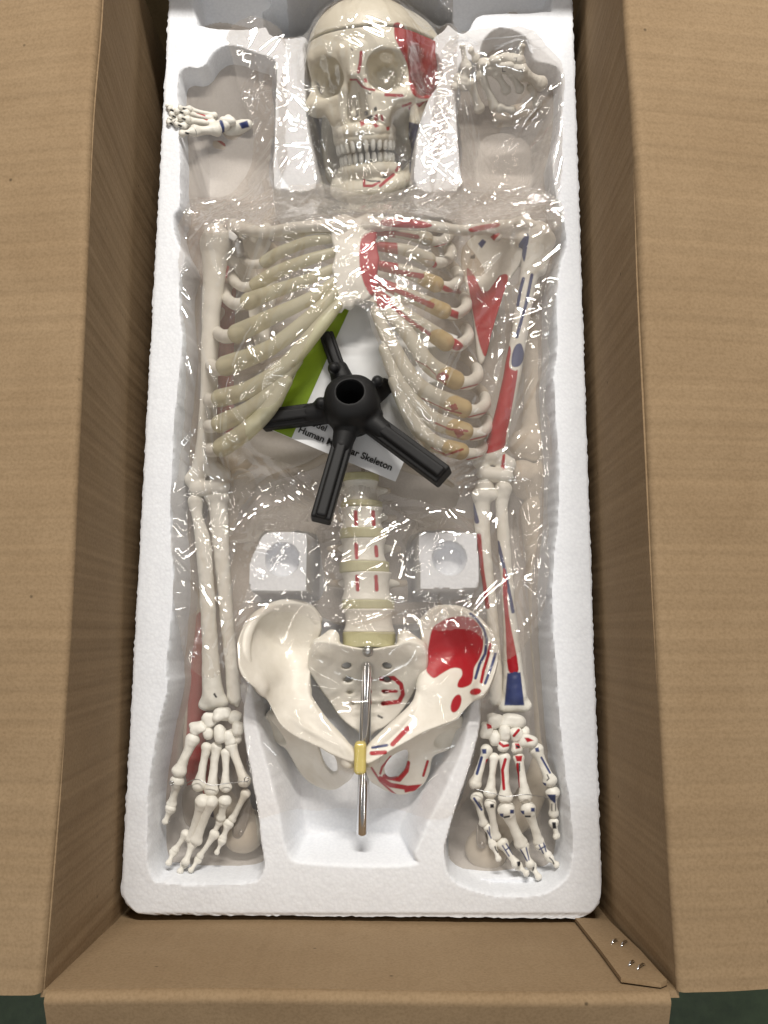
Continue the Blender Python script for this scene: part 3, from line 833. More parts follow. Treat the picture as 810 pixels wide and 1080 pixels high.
# --- spine
def body_fn(c, rx, rz, hh, waist):
    def fn(X, Y, Z):
        y = (Y - c[1]); t = np.clip(np.abs(y) / hh, 0, 1)
        f = waist + (1 - waist) * t ** 2.2
        d = (np.sqrt(((X - c[0]) / (rx * f)) ** 2 + ((Z - c[2]) / (rz * f)) ** 2) - 1) * rz * .9
        dy = np.abs(y) - hh
        return np.minimum(np.maximum(d, dy), 0) + np.sqrt(np.maximum(d + .0015, 0) ** 2 + np.maximum(dy + .0015, 0) ** 2) - .0015
    return fn
def vertebra(px, y0, y1, wpx, zf, marks=None, tp=True, res=.0011):
    a, b = P(px, y0, zf - .008), P(px, y1, zf - .008)
    k = K(px, (y0 + y1) / 2, zf); rx = wpx * .57 / k; rz = rx * .78
    c = np.array([(a[0] + b[0]) / 2, (a[1] + b[1]) / 2, zf - rz]); hh = abs(a[1] - b[1]) / 2
    s = Sdf(); s.add(body_fn(c, rx, rz, hh, .86), c - [rx, hh, rz], c + [rx, hh, rz], 0)
    if tp:
        for q in (-1, 1):
            s.cap(c + [q * rx * .6, hh * .3, -rz], c + [q * rx * 1.5, hh * .35, -rz * 1.35], .006, .0035, .006)
            s.cap(c + [q * rx * .5, hh * .6, -rz * 1.1], c + [q * rx * .7, -hh * 1.1, -rz * 1.4], .006, .006, .006)
        s.cap(c + [0, 0, -rz * 1.2], c + [0, -hh * .5, -rz * 2.1], .006, .004, .006)
    return bone('vertebra', s, res, skel, marks=marks)
def disc(px, y0, y1, wpx, zf):
    a, b = P(px, y0, zf - .006), P(px, y1, zf - .006)
    k = K(px, (y0 + y1) / 2, zf); rx = wpx * .56 / k; rz = rx * .78
    c = np.array([(a[0] + b[0]) / 2, (a[1] + b[1]) / 2, zf - rz + .0005]); hh = abs(a[1] - b[1]) / 2 + .0006
    s = Sdf(); s.add(body_fn(c, rx * 1.0, rz, hh, 1.0), c - [rx * 1.1, hh, rz * 1.1], c + [rx * 1.1, hh, rz * 1.1], 0)
    V, F = s.mesh(.001); return mesh_obj('spinal_disc', V, F, M_DISC, skel)
tick = lambda x, y0, y1: (RED, 'l', [(x, y0), (x + .8, y1)], 4.2)
vertebra(380.5, 506, 528, 34, -.020)
vertebra(381.5, 534, 557, 41, -.016, [tick(375, 540, 553), tick(393.5, 540, 553)])
vertebra(383, 567, 592, 44.5, -.012, [tick(375.5, 574, 588), tick(396.5, 577, 586)])
vertebra(386.5, 603, 633, 49, -.008, [tick(376.5, 608, 622), tick(396.5, 608, 622)])
vertebra(389, 642, 667, 51, -.004, tp=False)
for a in [(380, 499, 506, 35, -.020), (381, 528, 534, 40, -.016), (382.5, 557, 567, 44.5, -.012), (384, 592, 603, 48, -.009), (388, 633, 642, 51, -.006), (389, 667, 682, 51, -.003)]: disc(*a)
# thoracic and neck part, mostly out of sight behind the breastbone: one vertebra and its copies
tv = vertebra(382, 468, 488, 34, -.075, res=.0013)
for i, (x, y, z) in enumerate([(382, 445, -.085), (382, 418, -.092), (383, 391, -.096), (383, 364, -.098), (384, 338, -.098), (384, 312, -.096), (385, 287, -.09), (386, 262, -.08), (387, 240, -.066), (388, 222, -.055), (389, 205, -.05)]):
    c = tv.copy(); C.objects.link(c); c.parent = tv.parent; c.matrix_parent_inverse = tv.matrix_parent_inverse.copy()
    c.location = Vector(P(x, y, z)) - Vector(P(382, 478, -.075))
# --- breastbone
s = Sdf()
s.sheet([P(x, y, .04) for x, y in [(349, 238), (351, 228), (362, 224), (374, 230), (386, 224), (397, 229), (400, 240), (396, 256), (400, 275), (398, 292), (397, 308), (386, 318), (374, 320), (370, 324), (363, 320), (360, 327), (354, 325), (352, 310), (354, 296), (350, 285), (354, 270), (350, 255)]],
        [P(350, 240, .036), P(398, 240, .036), P(374, 232, .034), P(374, 262, .044), P(374, 300, .044), P(352, 300, .04), P(398, 300, .04), P(356, 324, .036)], .0045, 0)
for x, y in ((357, 323), (368, 320)): s.ell(*E(x, y, .038, 5, 7, 5), .004)
bone('breastbone', s, .0009, skel, marks=[(RED, 'p', [(382, 250), (390, 245), (402, 244), (406, 300), (400, 318), (387, 306), (380, 285), (379, 264)])])
# --- rib cage
LEFT = [[(351, 240, .032, 5), (328, 240, .02, 6), (305, 246, .002, 6.5)],
        [(352, 251, .036, 4.5), (325, 255, .034, 5), (296, 266, .022, 5.5), (280, 276, .01, 6)],
        [(352, 266, .038, 4.5), (322, 275, .037, 5.5), (290, 288, .026, 6), (270, 300, .012, 6.5)],
        [(352, 283, .04, 4.5), (322, 296, .039, 5.5), (287, 308, .028, 6.5), (262, 318, .012, 8)],
        [(352, 298, .041, 5), (325, 316, .041, 6), (285, 335, .03, 7.5), (250, 352, .010, 9)],
        [(352, 310, .042, 5), (325, 336, .042, 6.5), (285, 367, .032, 7.5), (238, 386, .008, 9.5)],
        [(356, 322, .042, 5), (335, 347, .042, 7), (300, 387, .036, 8), (262, 411, .022, 8), (232, 420, .004, 8.5)],
        [(313, 380, .036, 6), (290, 410, .028, 7), (262, 432, .018, 7.5), (232, 447, .002, 8.5)],
        [(302, 402, .033, 6), (283, 432, .025, 7.5), (258, 456, .012, 8.5), (234, 472, .0, 9)]]
RIGHT = [[(399, 243, .034, 5), (425, 245, .022, 6), (450, 252, .005, 6.5)],
         [(400, 260, .037, 4.5), (428, 264, .035, 5.5), (452, 274, .02, 7)],
         [(400, 280, .039, 4.5), (430, 287, .037, 6), (460, 300, .02, 7.5)],
         [(400, 298, .04, 4.5), (430, 311, .038, 6), (468, 328, .018, 7.5)],
         [(400, 312, .041, 5), (432, 335, .039, 6.5), (470, 361, .018, 8.5)],
         [(400, 320, .042, 5), (430, 352, .04, 7), (452, 384, .032, 8), (480, 401, .012, 9)],
         [(396, 328, .042, 5), (412, 362, .042, 7), (442, 408, .034, 8), (488, 431, .01, 9)],
         [(406, 368, .041, 6), (422, 405, .036, 7), (452, 440, .024, 8), (490, 455, .006, 8.5)],
         [(416, 402, .038, 6), (432, 438, .03, 7), (455, 466, .02, 8), (486, 476, .004, 8)]]
rmarks = {1: [(RED, 'p', [(449, 272), (454, 271), (461, 278), (458, 283), (451, 280)])],
          3: [(RED, 'p', [(468, 299), (478, 301), (486, 307), (484, 310), (472, 307)]), (RED, 'p', [(474, 325), (484, 329), (483, 337), (473, 333)])],
          4: [(RED, 'p', [(471, 357), (480, 357), (489, 365), (482, 370), (475, 366)])],
          2: [(RED, 'p', [(452, 296), (470, 301), (485, 310), (470, 308)])]}
def ribbone(side, j, marks=None):
    jx, jy, jz, r = j; s = Sdf()
    lat = max(222, jx - 24) if side < 0 else min(516, jx + 24)
    ns = [(jx - side * 3, jy, jz, r * .8), (jx + side * 10, jy + 3, jz - .006, r * .82), ((jx + lat) / 2 + side * 6, jy + 1, jz - .022, r * .75), (lat, jy - 8, jz - .05, 6), (lat - side * 12, jy - 24, -.088, 6),
          (387 + side * 62, jy - 42, -.112, 6), (387 + side * 14, jy - 40, -.100, 5.5)]
    cp(s, dense(ns, 4), .001)
    return bone('rib', s, .0012, skel, marks=marks)
def cartilage(ns, mat, marks=None):
    if mat is not M_CART: marks = (marks or []) + [(RED, 'p', [(396, 244), (416, 246), (420, 285), (412, 320), (396, 318)])]
    ns = [(a_, b_, c_, d_ * 1.14) for a_, b_, c_, d_ in ns]
    s = Sdf(); cp(s, dense(ns, 4), .001)
    V, F = s.mesh(.0011); o = mesh_obj('costal_cartilage', V, F, mat, skel)
    paint(o, marks or [], ref=Matrix.Identity(4)); return o
for ns in LEFT: cartilage(ns, M_CART); ribbone(-1, ns[-1])
M_CARTR = translucent(m_bone('cartilage_painted', (.60, .56, .46), (.70, .66, .56), .35), .28)
cm = {2: [(RED, 'l', [(405, 283), (425, 288), (444, 291)], 6)], 3: [(RED, 'l', [(404, 300), (430, 311), (455, 322)], 6)], 4: [(RED, 'l', [(402, 314), (432, 338), (452, 352)], 4.5)],
      5: [(RED, 'p', [(460, 396), (467, 393), (473, 397), (468, 402), (461, 400)]), (RED, 'l', [(430, 376), (450, 386), (470, 405)], 1)],
      6: [(RED, 'p', [(474, 428), (480, 426), (483, 431), (478, 434)]), (RED, 'l', [(445, 420), (470, 432), (486, 436)], 1.2)],
      7: [(RED, 'p', [(479, 455), (486, 453), (489, 458), (483, 462)]), (RED, 'l', [(459, 446), (475, 453), (493, 455)], 1.5)],
      8: [(RED, 'l', [(455, 472), (470, 480), (488, 474)], 1.6)],
      0: [(RED, 'l', [(402, 243), (440, 250)], 5)]}
TAN = (.60, .45, .22)
for i, ns in enumerate(RIGHT):
    cartilage(ns, M_CARTR, [(TAN, 'l', [(ns[-1][0] - 7, ns[-1][1] - 1), (ns[-1][0] + 8, ns[-1][1] + 1)], 26 if i > 1 else 1)] + cm.get(i, [])); ribbone(1, ns[-1], rmarks.get(i, [(RED, 'l', [(ns[-1][0] + 6, ns[-1][1] + 9), (ns[-1][0] + 30, ns[-1][1] + 3)], 1.5)]))
for side in (-1, 1):  # floating rib, its tip showing below the cage
    s = Sdf(); x0 = 375 + side * 10
    cp(s, dense([(x0, 470, -.07, 5), (x0 + side * 40, 492, -.075, 4.5), (x0 + side * 75, 503, -.07, 4), (x0 + side * 92, 512, -.062, 2.5)], 4), .001)
    bone('rib', s, .0012, skel)
# --- collar bones, shoulder blades
s = Sdf(); cp(s, dense([(388, 239, .04, 8), (405, 236, .044, 7), (450, 238, .038, 5.5), (490, 243, .024, 5.5), (520, 240, .010, 6.5), (536, 238, .004, 6)], 4), .002)
bone('collar_bone', s, .001, skel, marks=[(RED, 'p', [(403, 232), (425, 230), (448, 234), (456, 238), (445, 241), (420, 240), (404, 238)]), (RED, 'p', [(496, 240), (524, 235), (526, 239), (510, 243), (497, 245)])])
s = Sdf(); cp(s, dense([(361, 241, .04, 8), (345, 238, .043, 6.5), (310, 240, .036, 5.5), (280, 245, .022, 5.5), (258, 242, .010, 6), (248, 240, .004, 5)], 4), .002)
bone('collar_bone', s, .001, skel)
def scap(pts, z, ctrl, marks=None, extra=()):
    s = Sdf(); s.sheet([P(x, y, z) for x, y in spline(pts, 4, True)], [P(*c) for c in ctrl], .0026, 0)
    for e in extra: cp(s, e, .004)
    return bone('shoulder_blade', s, .001, skel, marks=marks)
scap([(492, 252), (515, 243), (540, 245), (553, 262), (546, 285), (533, 303), (522, 340), (512, 378), (505, 372), (500, 330), (491, 290), (487, 265)], -.035,
     [(492, 255, -.045), (545, 265, -.02), (510, 375, -.045), (490, 300, -.05), (535, 300, -.032), (515, 290, -.05)],
     [(RED, 'p', [(492, 284), (500, 290), (507, 304), (514, 307), (520, 300), (528, 290), (536, 292), (530, 318), (522, 345), (513, 376), (505, 360), (497, 320)]), (BLUE, 'p', [(504, 257), (509, 252), (513, 255), (508, 262)]),
      (RED, 'p', [(517, 250), (524, 244), (528, 246), (521, 254)]), (INK, 'p', [(496, 270), (501, 268), (501, 273), (496, 273)])],
     [[(548, 250, -.025, 10), (550, 272, -.028, 9)], [(540, 250, -.028, 6), (530, 244, -.005, 5), (524, 250, .006, 5)], [(500, 250, -.05, 4), (535, 238, -.01, 5), (552, 234, .0, 6), (562, 238, .002, 5)]])
scap([(288, 252), (265, 243), (245, 247), (240, 262), (247, 285), (256, 303), (264, 340), (272, 378), (280, 372), (286, 330), (293, 290), (294, 265)], -.035,
     [(288, 255, -.045), (242, 265, -.02), (276, 375, -.045), (293, 300, -.05), (255, 300, -.032), (270, 290, -.05)], None,
     [[(246, 250, -.025, 10), (245, 272, -.028, 9)], [(252, 250, -.028, 6), (262, 244, -.005, 5), (268, 250, .006, 5)], [(290, 250, -.05, 4), (258, 238, -.01, 5), (246, 236, .0, 5)]])
# --- arms
s = Sdf(); cp(s, dense([(567, 248, -.008, 14), (563, 268, -.012, 12), (556, 300, -.018, 9), (548, 350, -.025, 8.5), (540, 395, -.03, 9), (529, 445, -.035, 9.5), (521, 476, -.04, 11)], 4), .003)
s.ell(*E(553, 252, -.014, 11), .004); cp(s, [(577, 254, -.012, 9), (570, 285, -.016, 6)], .006)
cp(s, [(506, 488, -.042, 7), (521, 480, -.04, 9), (537, 490, -.042, 8)], .006); cp(s, [(511, 500, -.038, 8), (533, 502, -.038, 8.5)], .005)
bone('humerus', s, .001, skel, marks=[(BLUE, 'p', [(553, 249), (556, 246), (558, 250), (556, 262), (553, 276), (550, 268), (547, 260), (548, 256)]), (BLUE, 'l', [(561, 290), (555, 320), (545, 355)], 3.6), (BLUE, 'l', [(552, 294), (549, 305), (546, 322)], 3.6),
      (BLUE, 'p', [(544, 364), (550, 363), (553, 376), (548, 386), (540, 386), (540, 374)]), (RED, 'p', [(536, 366), (539, 370), (537, 386), (543, 391), (546, 393), (540, 430), (534, 460), (531, 472), (511, 478), (514, 460), (522, 430), (530, 392)]),
      (RED, 'p', [(530, 480), (533, 478), (532, 496), (528, 492)])])
s = Sdf(); cp(s, dense([(230, 252, -.004, 16), (227, 276, -.010, 12.5), (223, 320, -.018, 10), (221, 370, -.024, 9), (220, 420, -.028, 9), (218, 460, -.032, 10), (217, 485, -.035, 12)], 4), .003)
s.ell(*E(243, 250, -.012, 12), .004); cp(s, [(220, 256, -.012, 9), (224, 285, -.016, 6)], .006)
cp(s, [(203, 506, -.036, 8.5), (217, 490, -.036, 10), (236, 500, -.037, 8)], .006); cp(s, [(208, 516, -.034, 8), (234, 513, -.034, 8.5)], .005)
bone('humerus', s, .001, skel)
def lower(name, ns, ex=(), marks=None):
    s = Sdf(); cp(s, dense(ns, 4), .003)
    for e in ex: cp(s, e, .005)
    return bone(name, s, .0009, skel, marks=marks)
lower('radius_bone', [(206, 529, -.036, 8), (208, 545, -.036, 5.5), (214, 572, -.037, 8), (218, 620, -.036, 7.8), (221, 670, -.035, 8.2), (223, 712, -.034, 9.8), (225, 735, -.034, 12)], [[(216, 743, -.034, 6.5), (234, 741, -.034, 7)]], [(INK, 'l', [(226, 732), (228, 735)], 2)])
lower('ulna_bone', [(228, 518, -.042, 10), (231, 545, -.041, 9.5), (235, 600, -.04, 7.5), (240, 660, -.038, 7), (244, 700, -.037, 6.8), (247, 734, -.036, 7.5)], [[(222, 524, -.036, 6), (236, 524, -.036, 6)], [(248, 740, -.034, 5), (250, 744, -.034, 3)]])
lower('radius_bone', [(531, 516, -.038, 9), (529, 535, -.038, 6.5), (532, 580, -.036, 6.5), (535, 620, -.035, 6.5), (538, 660, -.035, 7.5), (541, 702, -.034, 10), (543, 733, -.034, 13)], [[(532, 745, -.034, 7), (554, 744, -.034, 7)]],
      [(BLUE, 'l', [(525, 572), (532, 600), (541, 645)], 4), (RED, 'p', [(531, 600), (534, 610), (537, 650), (547, 706), (536, 707), (533, 660), (530, 620)]), (BLUE, 'p', [(535, 710), (549, 709), (553, 744), (532, 744)])])
lower('ulna_bone', [(511, 514, -.042, 10), (508, 540, -.041, 8.5), (512, 590, -.04, 7), (519, 650, -.038, 6), (523, 700, -.037, 6), (523, 737, -.036, 7.5)], [[(503, 522, -.036, 6), (520, 522, -.036, 6)]],
      [(RED, 'l', [(505, 565), (508, 600), (514, 640)], 5), (BLUE, 'l', [(498, 532), (503, 550)], 5)])
s_ = Sdf(); s_.box(P(243, 248, .004), (.009, .0045, .0012), .001, 0, rot=(0, 0, -38))
V, F = s_.mesh(.0006); o_ = mesh_obj('shoulder_bracket', V, F, M_STEEL, skel)
for x, y in ((237.5, 240.5), (259, 247)):
    V, F = tube([P(x, y, .003), P(x, y, .0075), P(x, y, .0083)], [.0035, .0035, .002], 10); mesh_obj('screw', V, F, M_CHROME, o_)
cc = Sdf(); cp(cc, [(250, 256, -.002, 6), (252, 266, -.006, 6)], .001); V, F = cc.mesh(.0008); mesh_obj('coil_spring', V, F, M_STEEL, o_)
# --- hands
def phal(a, b, parent, name, marks=None, f=(1.10, .82, .68, .78, .98)):
    """a,b: (px,py,z,r px)"""
    a = (a[0], a[1], max(a[2], -.030), a[3]); b = (b[0], b[1], max(b[2], -.030 if b[1] < 905 else -.024), b[3])
    A = np.array(a, float); B = np.array(b, float); ns = []
    for t, k in zip((0, .22, .5, .8, 1), f):
        q = A + (B - A) * t; ns.append((q[0], q[1], q[2], q[3] * k))
    s = Sdf(); cp(s, dense(ns, 2), .001)
    # split head and base of the bone into two small condyles
    pa, pb = P(*a[:3]), P(*b[:3]); ax = pb - pa; ax /= np.linalg.norm(ax); sd = np.cross(ax, [0, 0, 1.]); sd /= np.linalg.norm(sd) + 1e-9
    r0 = a[3] / K(*a[:3]); r1 = b[3] / K(*b[:3])
    for q, r, c in ((pa, r0, 1.0), (pb, r1, .9)):
        for g in (-1, 1): s.ell(q + sd * g * r * .5, (r * .54 * c,) * 3, .003)
    return bone(name, s, .00065, parent, marks=marks)
def lump(parent, name, x, y, z, rx, ry, rot=0, marks=None):
    s = Sdf(); c, r = E(x, y, z, rx, ry, (rx + ry) * .45); s.ell(c, r, 0, rot=(0, 0, rot), pw=3.0)
    g = np.random.default_rng(int(x * 31 + y))
    for _ in range(3):
        o = g.uniform(-.7, .7, 3) * np.array(r); s.ell(c + o, np.array(r) * .5, .004)
    return bone(name, s, .00065, parent, marks=marks)
hand = subthing('hand', skel)
for a in [(222, 760, -.022, 8, 7, 30), (235, 753, -.020, 9, 6.5, 10), (248, 757, -.022, 7, 6.5, -25), (209, 768, -.020, 8.5, 5.5, 40), (220, 774, -.020, 5, 6, 0), (232, 775, -.018, 6.5, 9, 10), (242, 779, -.020, 6.5, 8, 25), (251, 769, -.018, 6, 7, 0), (249, 779, -.022, 5, 5, 0)]:
    lump(hand, 'carpal_bone', a[0], a[1], a[2], a[3], a[4], a[5])
z = -.020
for a, b in [((203, 780, z, 6.5), (189, 813, z, 7.5)), ((218, 788, z, 4.8), (210, 828, z, 7)), ((228, 788, z, 5), (223, 833, z, 7.2)), ((238, 794, z, 4.5), (238, 830, z, 6)), ((244, 787, z, 5.5), (258, 824, z, 6.5))]: phal(a, b, hand, 'metacarpal_bone')
for ch in [[(187, 824, -.022, 6.5), (181, 848, -.03, 4.8)], [(214, 846, -.018, 7.5), (201, 884, -.03, 5.5)], [(222, 846, -.018, 7), (207, 886, -.028, 6)], [(237, 845, -.022, 6.2), (233, 862, -.028, 4.8)], [(259, 837, -.022, 4.6), (245, 864, -.036, 3.8)],
           [(180, 853, -.03, 5), (174, 867, -.04, 3)], [(196, 880, -.03, 4.6), (185, 896, -.042, 3.8)], [(203, 890, -.03, 4.8), (196, 909, -.045, 4)], [(226, 880, -.034, 4.6), (211, 903, -.046, 3.4)], [(241, 869, -.036, 4.8), (235, 884, -.044, 3.6)], [(232, 866, -.03, 4), (225, 880, -.034, 3.6)],
           [(183, 899, -.043, 3.8), (178, 910, -.05, 3)], [(194, 912, -.046, 3.6), (190, 919, -.052, 3)], [(209, 907, -.047, 3.4), (201, 918, -.053, 2.4)], [(234, 887, -.045, 3.8), (229, 899, -.052, 2.2)]]:
    phal(ch[0], ch[1], hand, 'finger_bone')
for x, y, zz in [(179, 908, -.046), (188, 915, -.047), (200, 915, -.048), (228, 897, -.046), (177, 866, -.034), (260, 822, -.010), (181, 826, -.015)]:
    V, F = tube([P(x + 2.2 * math.cos(t), y + 2.2 * math.sin(t), zz) for t in np.linspace(0, 6, 12)], .0006, 6); mesh_obj('pin_ring', V, F, M_WIRE, hand)
V, F = tube(spline([P(190, 830, -.016), P(207, 822, -.010), P(222, 828, -.009), P(240, 826, -.011), P(258, 824, -.010)], 6), .00045, 6); mesh_obj('wire', V, F, M_WIRE, hand)
hand2 = subthing('hand', skel)
B, I_ = BLUE, INK
for a in [(523, 761, -.022, 9, 7, 10, None), (541, 760, -.022, 12, 7, -5, None), (514, 771, -.020, 6.5, 8, 0, [(RED, 'p', [(513, 763), (518, 764), (519, 768), (514, 769)])]), (521, 778, -.02, 6, 8, 10, None), (532, 774, -.018, 6, 8, 0, None), (545, 774, -.018, 6.5, 7, 20, [(RED, 'l', [(542, 776), (547, 770)], 3)]),
          (557, 781, -.018, 9.5, 6.5, -20, [(RED, 'p', [(553, 778), (557, 778), (563, 781), (556, 783)])]), (531, 786, -.018, 6, 5, 0, [(RED, 'l', [(526, 783), (531, 787), (536, 786)], 3)]), (546, 788, -.018, 5.5, 5, 0, [(RED, 'p', [(543, 784), (548, 784), (549, 789), (544, 790)]), (INK, 'l', [(545, 787), (547, 788)], 1.5)]), (552, 771, -.024, 6, 5, 0, None)]:
    lump(hand2, 'carpal_bone', *a[:6], marks=a[6])
for a, b, mk in [((566, 791, z, 6.5), (580, 823, z, 7.2), [(B, 'l', [(571, 799), (580, 815)], 2.2), (B, 'p', [(564, 789), (568, 788), (569, 793), (565, 793)]), (B, 'p', [(571, 825), (576, 826), (576, 831), (571, 829)]), (I_, 'l', [(577, 817), (579, 821), (577, 823)], 1.2)]),
                 ((547, 799, z, 5.2), (554, 840, z, 7.2), [(RED, 'p', [(543, 797), (551, 797), (550, 803), (545, 803)]), (RED, 'l', [(546, 806), (546.5, 830)], 3.2), (I_, 'l', [(548, 805), (548, 813)], 1.2)]),
                 ((532, 799, z, 5.2), (533, 841, z, 7.5), [(RED, 'l', [(533, 801), (530, 812), (531.5, 832)], 3.2)]),
                 ((521, 799, z, 4.6), (517, 836, z, 6.5), None), ((513, 791, z, 5.5), (501, 826, z, 6.5), [(B, 'p', [(508, 790), (513, 790), (513, 795), (509, 795)]), (B, 'l', [(508, 799), (503, 816)], 3), (RED, 'l', [(514, 802), (512, 825)], 3.4)])]:
    phal(a, b, hand2, 'metacarpal_bone', mk)
for a, b, mk in [((583, 836, -.022, 6.6), (584, 858, -.03, 5), [(B, 'p', [(577, 838), (586, 838), (586, 848), (580, 843)]), (I_, 'l', [(582, 848), (582, 855)], 1), (I_, 'l', [(586, 848), (586, 855)], 1)]),
                 ((557, 853, -.020, 7.2), (568, 887, -.03, 5.5), [(B, 'p', [(549, 855), (553, 855), (553, 859), (549, 859)]), (B, 'p', [(560, 852), (564, 852), (564, 856), (560, 856)]), (I_, 'l', [(554, 861), (559, 861)], 2)]),
                 ((534, 854, -.020, 8), (549, 889, -.03, 7), [(B, 'p', [(527, 858), (531, 858), (531, 862), (527, 862)]), (B, 'p', [(538, 854), (542, 854), (542, 858), (538, 858)]), (I_, 'l', [(532, 862), (537, 861)], 2)]),
                 ((517, 848, -.02, 5.6), (523, 882, -.03, 5), [(I_, 'p', [(517, 848), (521, 848), (521, 852), (517, 852)])]),
                 ((503, 841, -.022, 5.6), (510, 868, -.03, 4.6), [(B, 'l', [(500, 842), (508, 854)], 2.4), (I_, 'l', [(505, 846), (508, 851)], 1.2)]),
                 ((584, 868, -.032, 4.6), (587, 882, -.04, 3.4), [(I_, 'p', [(582, 867), (586, 867), (587, 874), (583, 874)])]),
                 ((570, 892, -.032, 5), (578, 902, -.04, 4), [(B, 'l', [(568, 890), (573, 900)], 1.4), (B, 'l', [(573, 888), (576, 898)], 1.4), (B, 'l', [(569, 896), (576, 892)], 1.4)]),
                 ((552, 893, -.032, 5.6), (559, 911, -.042, 4.4), [(B, 'l', [(549, 896), (556, 908)], 1.4), (B, 'l', [(555, 894), (558, 907)], 1.4)]),
                 ((530, 890, -.032, 5.4), (544, 911, -.042, 4.4), [(B, 'l', [(530, 892), (537, 903)], 1.4), (B, 'l', [(534, 890), (541, 901)], 1.4), (B, 'l', [(533, 897), (538, 893)], 1.4), (I_, 'p', [(545, 909), (549, 908), (550, 914), (546, 914)])]),
                 ((515, 873, -.032, 4.6), (519, 888, -.04, 3.8), [(B, 'l', [(514, 876), (518, 884)], 1.4), (B, 'l', [(516, 872), (517, 882)], 1.2)]),
                 ((580, 905, -.041, 4), (587, 912, -.048, 3), [(I_, 'l', [(579, 904), (583, 908), (584, 911)], 1.4)]), ((561, 914, -.043, 4.4), (568, 925, -.052, 3.2), [(I_, 'l', [(559, 913), (563, 915), (562, 918)], 1.4)]),
                 ((547, 914, -.043, 4), (555, 921, -.05, 3), None), ((520, 891, -.041, 3.8), (526, 906, -.05, 2.6), [(I_, 'l', [(522, 893), (523, 896), (525, 899)], 1.4)])]:
    phal(a, b, hand2, 'finger_bone', mk)
V, F = tube(spline([P(500, 832, -.012), P(517, 836, -.008), P(535, 840, -.008), P(555, 838, -.008), P(580, 842, -.012)], 6), .00045, 6); mesh_obj('wire', V, F, M_WIRE, hand2)
# --- pelvis
def hip(outline, ctrl, ring, rctrl, hole, crest, ramus, sock, marks, res=.001):
    s = Sdf()
    s.sheet([P(x, y, .0) for x, y in spline(outline, 4, True)], [P(*c) for c in ctrl], .0032, 0)
    s.sheet([P(x, y, -.02) for x, y in spline(ring, 4, True)], [P(*c) for c in rctrl], .005, .008)
    cp(s, dense(crest, 3), .008); cp(s, dense(ramus, 3), .010)
    c, r, c2, r2 = sock
    s.ell(*E(*c, *r), .012)
    s.ell(*E(*c2, *r2), .004, '-')
    hp = [P(x, y, -.02) for x, y in spline(hole, 4, True)]
    hp = np.array(hp)[:, :2]; lo = np.append(hp.min(0), -.08); hi = np.append(hp.max(0), .04)
    s.add(lambda X, Y, Z: (poly_sdf(hp, *np.broadcast_arrays(X[:, :, 0], Y[:, :, 0]))[:, :, None] + Z * 0), lo, hi, .003, '-')
    return bone('hip_bone', s, res, skel, marks=marks)
hip([(256, 690), (256, 672), (263, 656), (277, 645), (295, 637), (318, 636), (334, 645), (338, 664), (329, 684), (327, 700), (325, 716), (325, 732), (336, 752), (352, 770), (373, 786), (373, 800), (356, 796), (336, 787), (314, 777), (298, 764), (290, 750), (284, 738), (274, 724), (262, 710)],
    [(257, 680, .016), (272, 648, .004), (300, 641, -.010), (333, 660, -.024), (300, 690, -.030), (328, 700, -.024), (274, 722, .020), (290, 725, -.004), (322, 726, -.016), (345, 764, .000), (372, 793, .012), (300, 757, .004), (325, 778, .000), (285, 665, -.022)],
    [(290, 756), (294, 775), (303, 800), (315, 822), (332, 835), (350, 837), (364, 826), (374, 812), (374, 790), (352, 779), (325, 765), (305, 752)],
    [(295, 765, -.022), (318, 824, -.050), (345, 836, -.048), (373, 814, -.002), (373, 792, .008), (325, 772, -.008), (330, 800, -.040), (310, 790, -.04)],
    [(337, 785), (347, 790), (354, 799), (356, 811), (351, 816), (344, 811), (339, 800)],
    [(276, 726, .018, 5), (263, 709, .018, 6), (257.5, 688, .018, 7), (260, 668, .012, 6.5), (272, 650, .004, 5.5), (296, 638, -.008, 5), (322, 640, -.018, 5.5), (335, 654, -.024, 6)],
    [(321, 722, -.023, 5), (326, 742, -.013, 6), (342, 765, -.005, 7), (364, 791, .007, 8.5), (367, 803, .007, 8)],
    ((300, 764, -.026), (22, 22, 22), (290, 772, -.020), (16, 18, 15)), None)
zz4 = lambda pts: [(420 + x / 7.364, 650 + y / 7.364) for x, y in pts]
ell_ = lambda cx, cy, rx, ry, a=0: [(cx + rx * math.cos(t) * math.cos(a) - ry * math.sin(t) * math.sin(a), cy + rx * math.cos(t) * math.sin(a) + ry * math.sin(t) * math.cos(a)) for t in np.linspace(0, 2 * math.pi, 14)[:-1]]
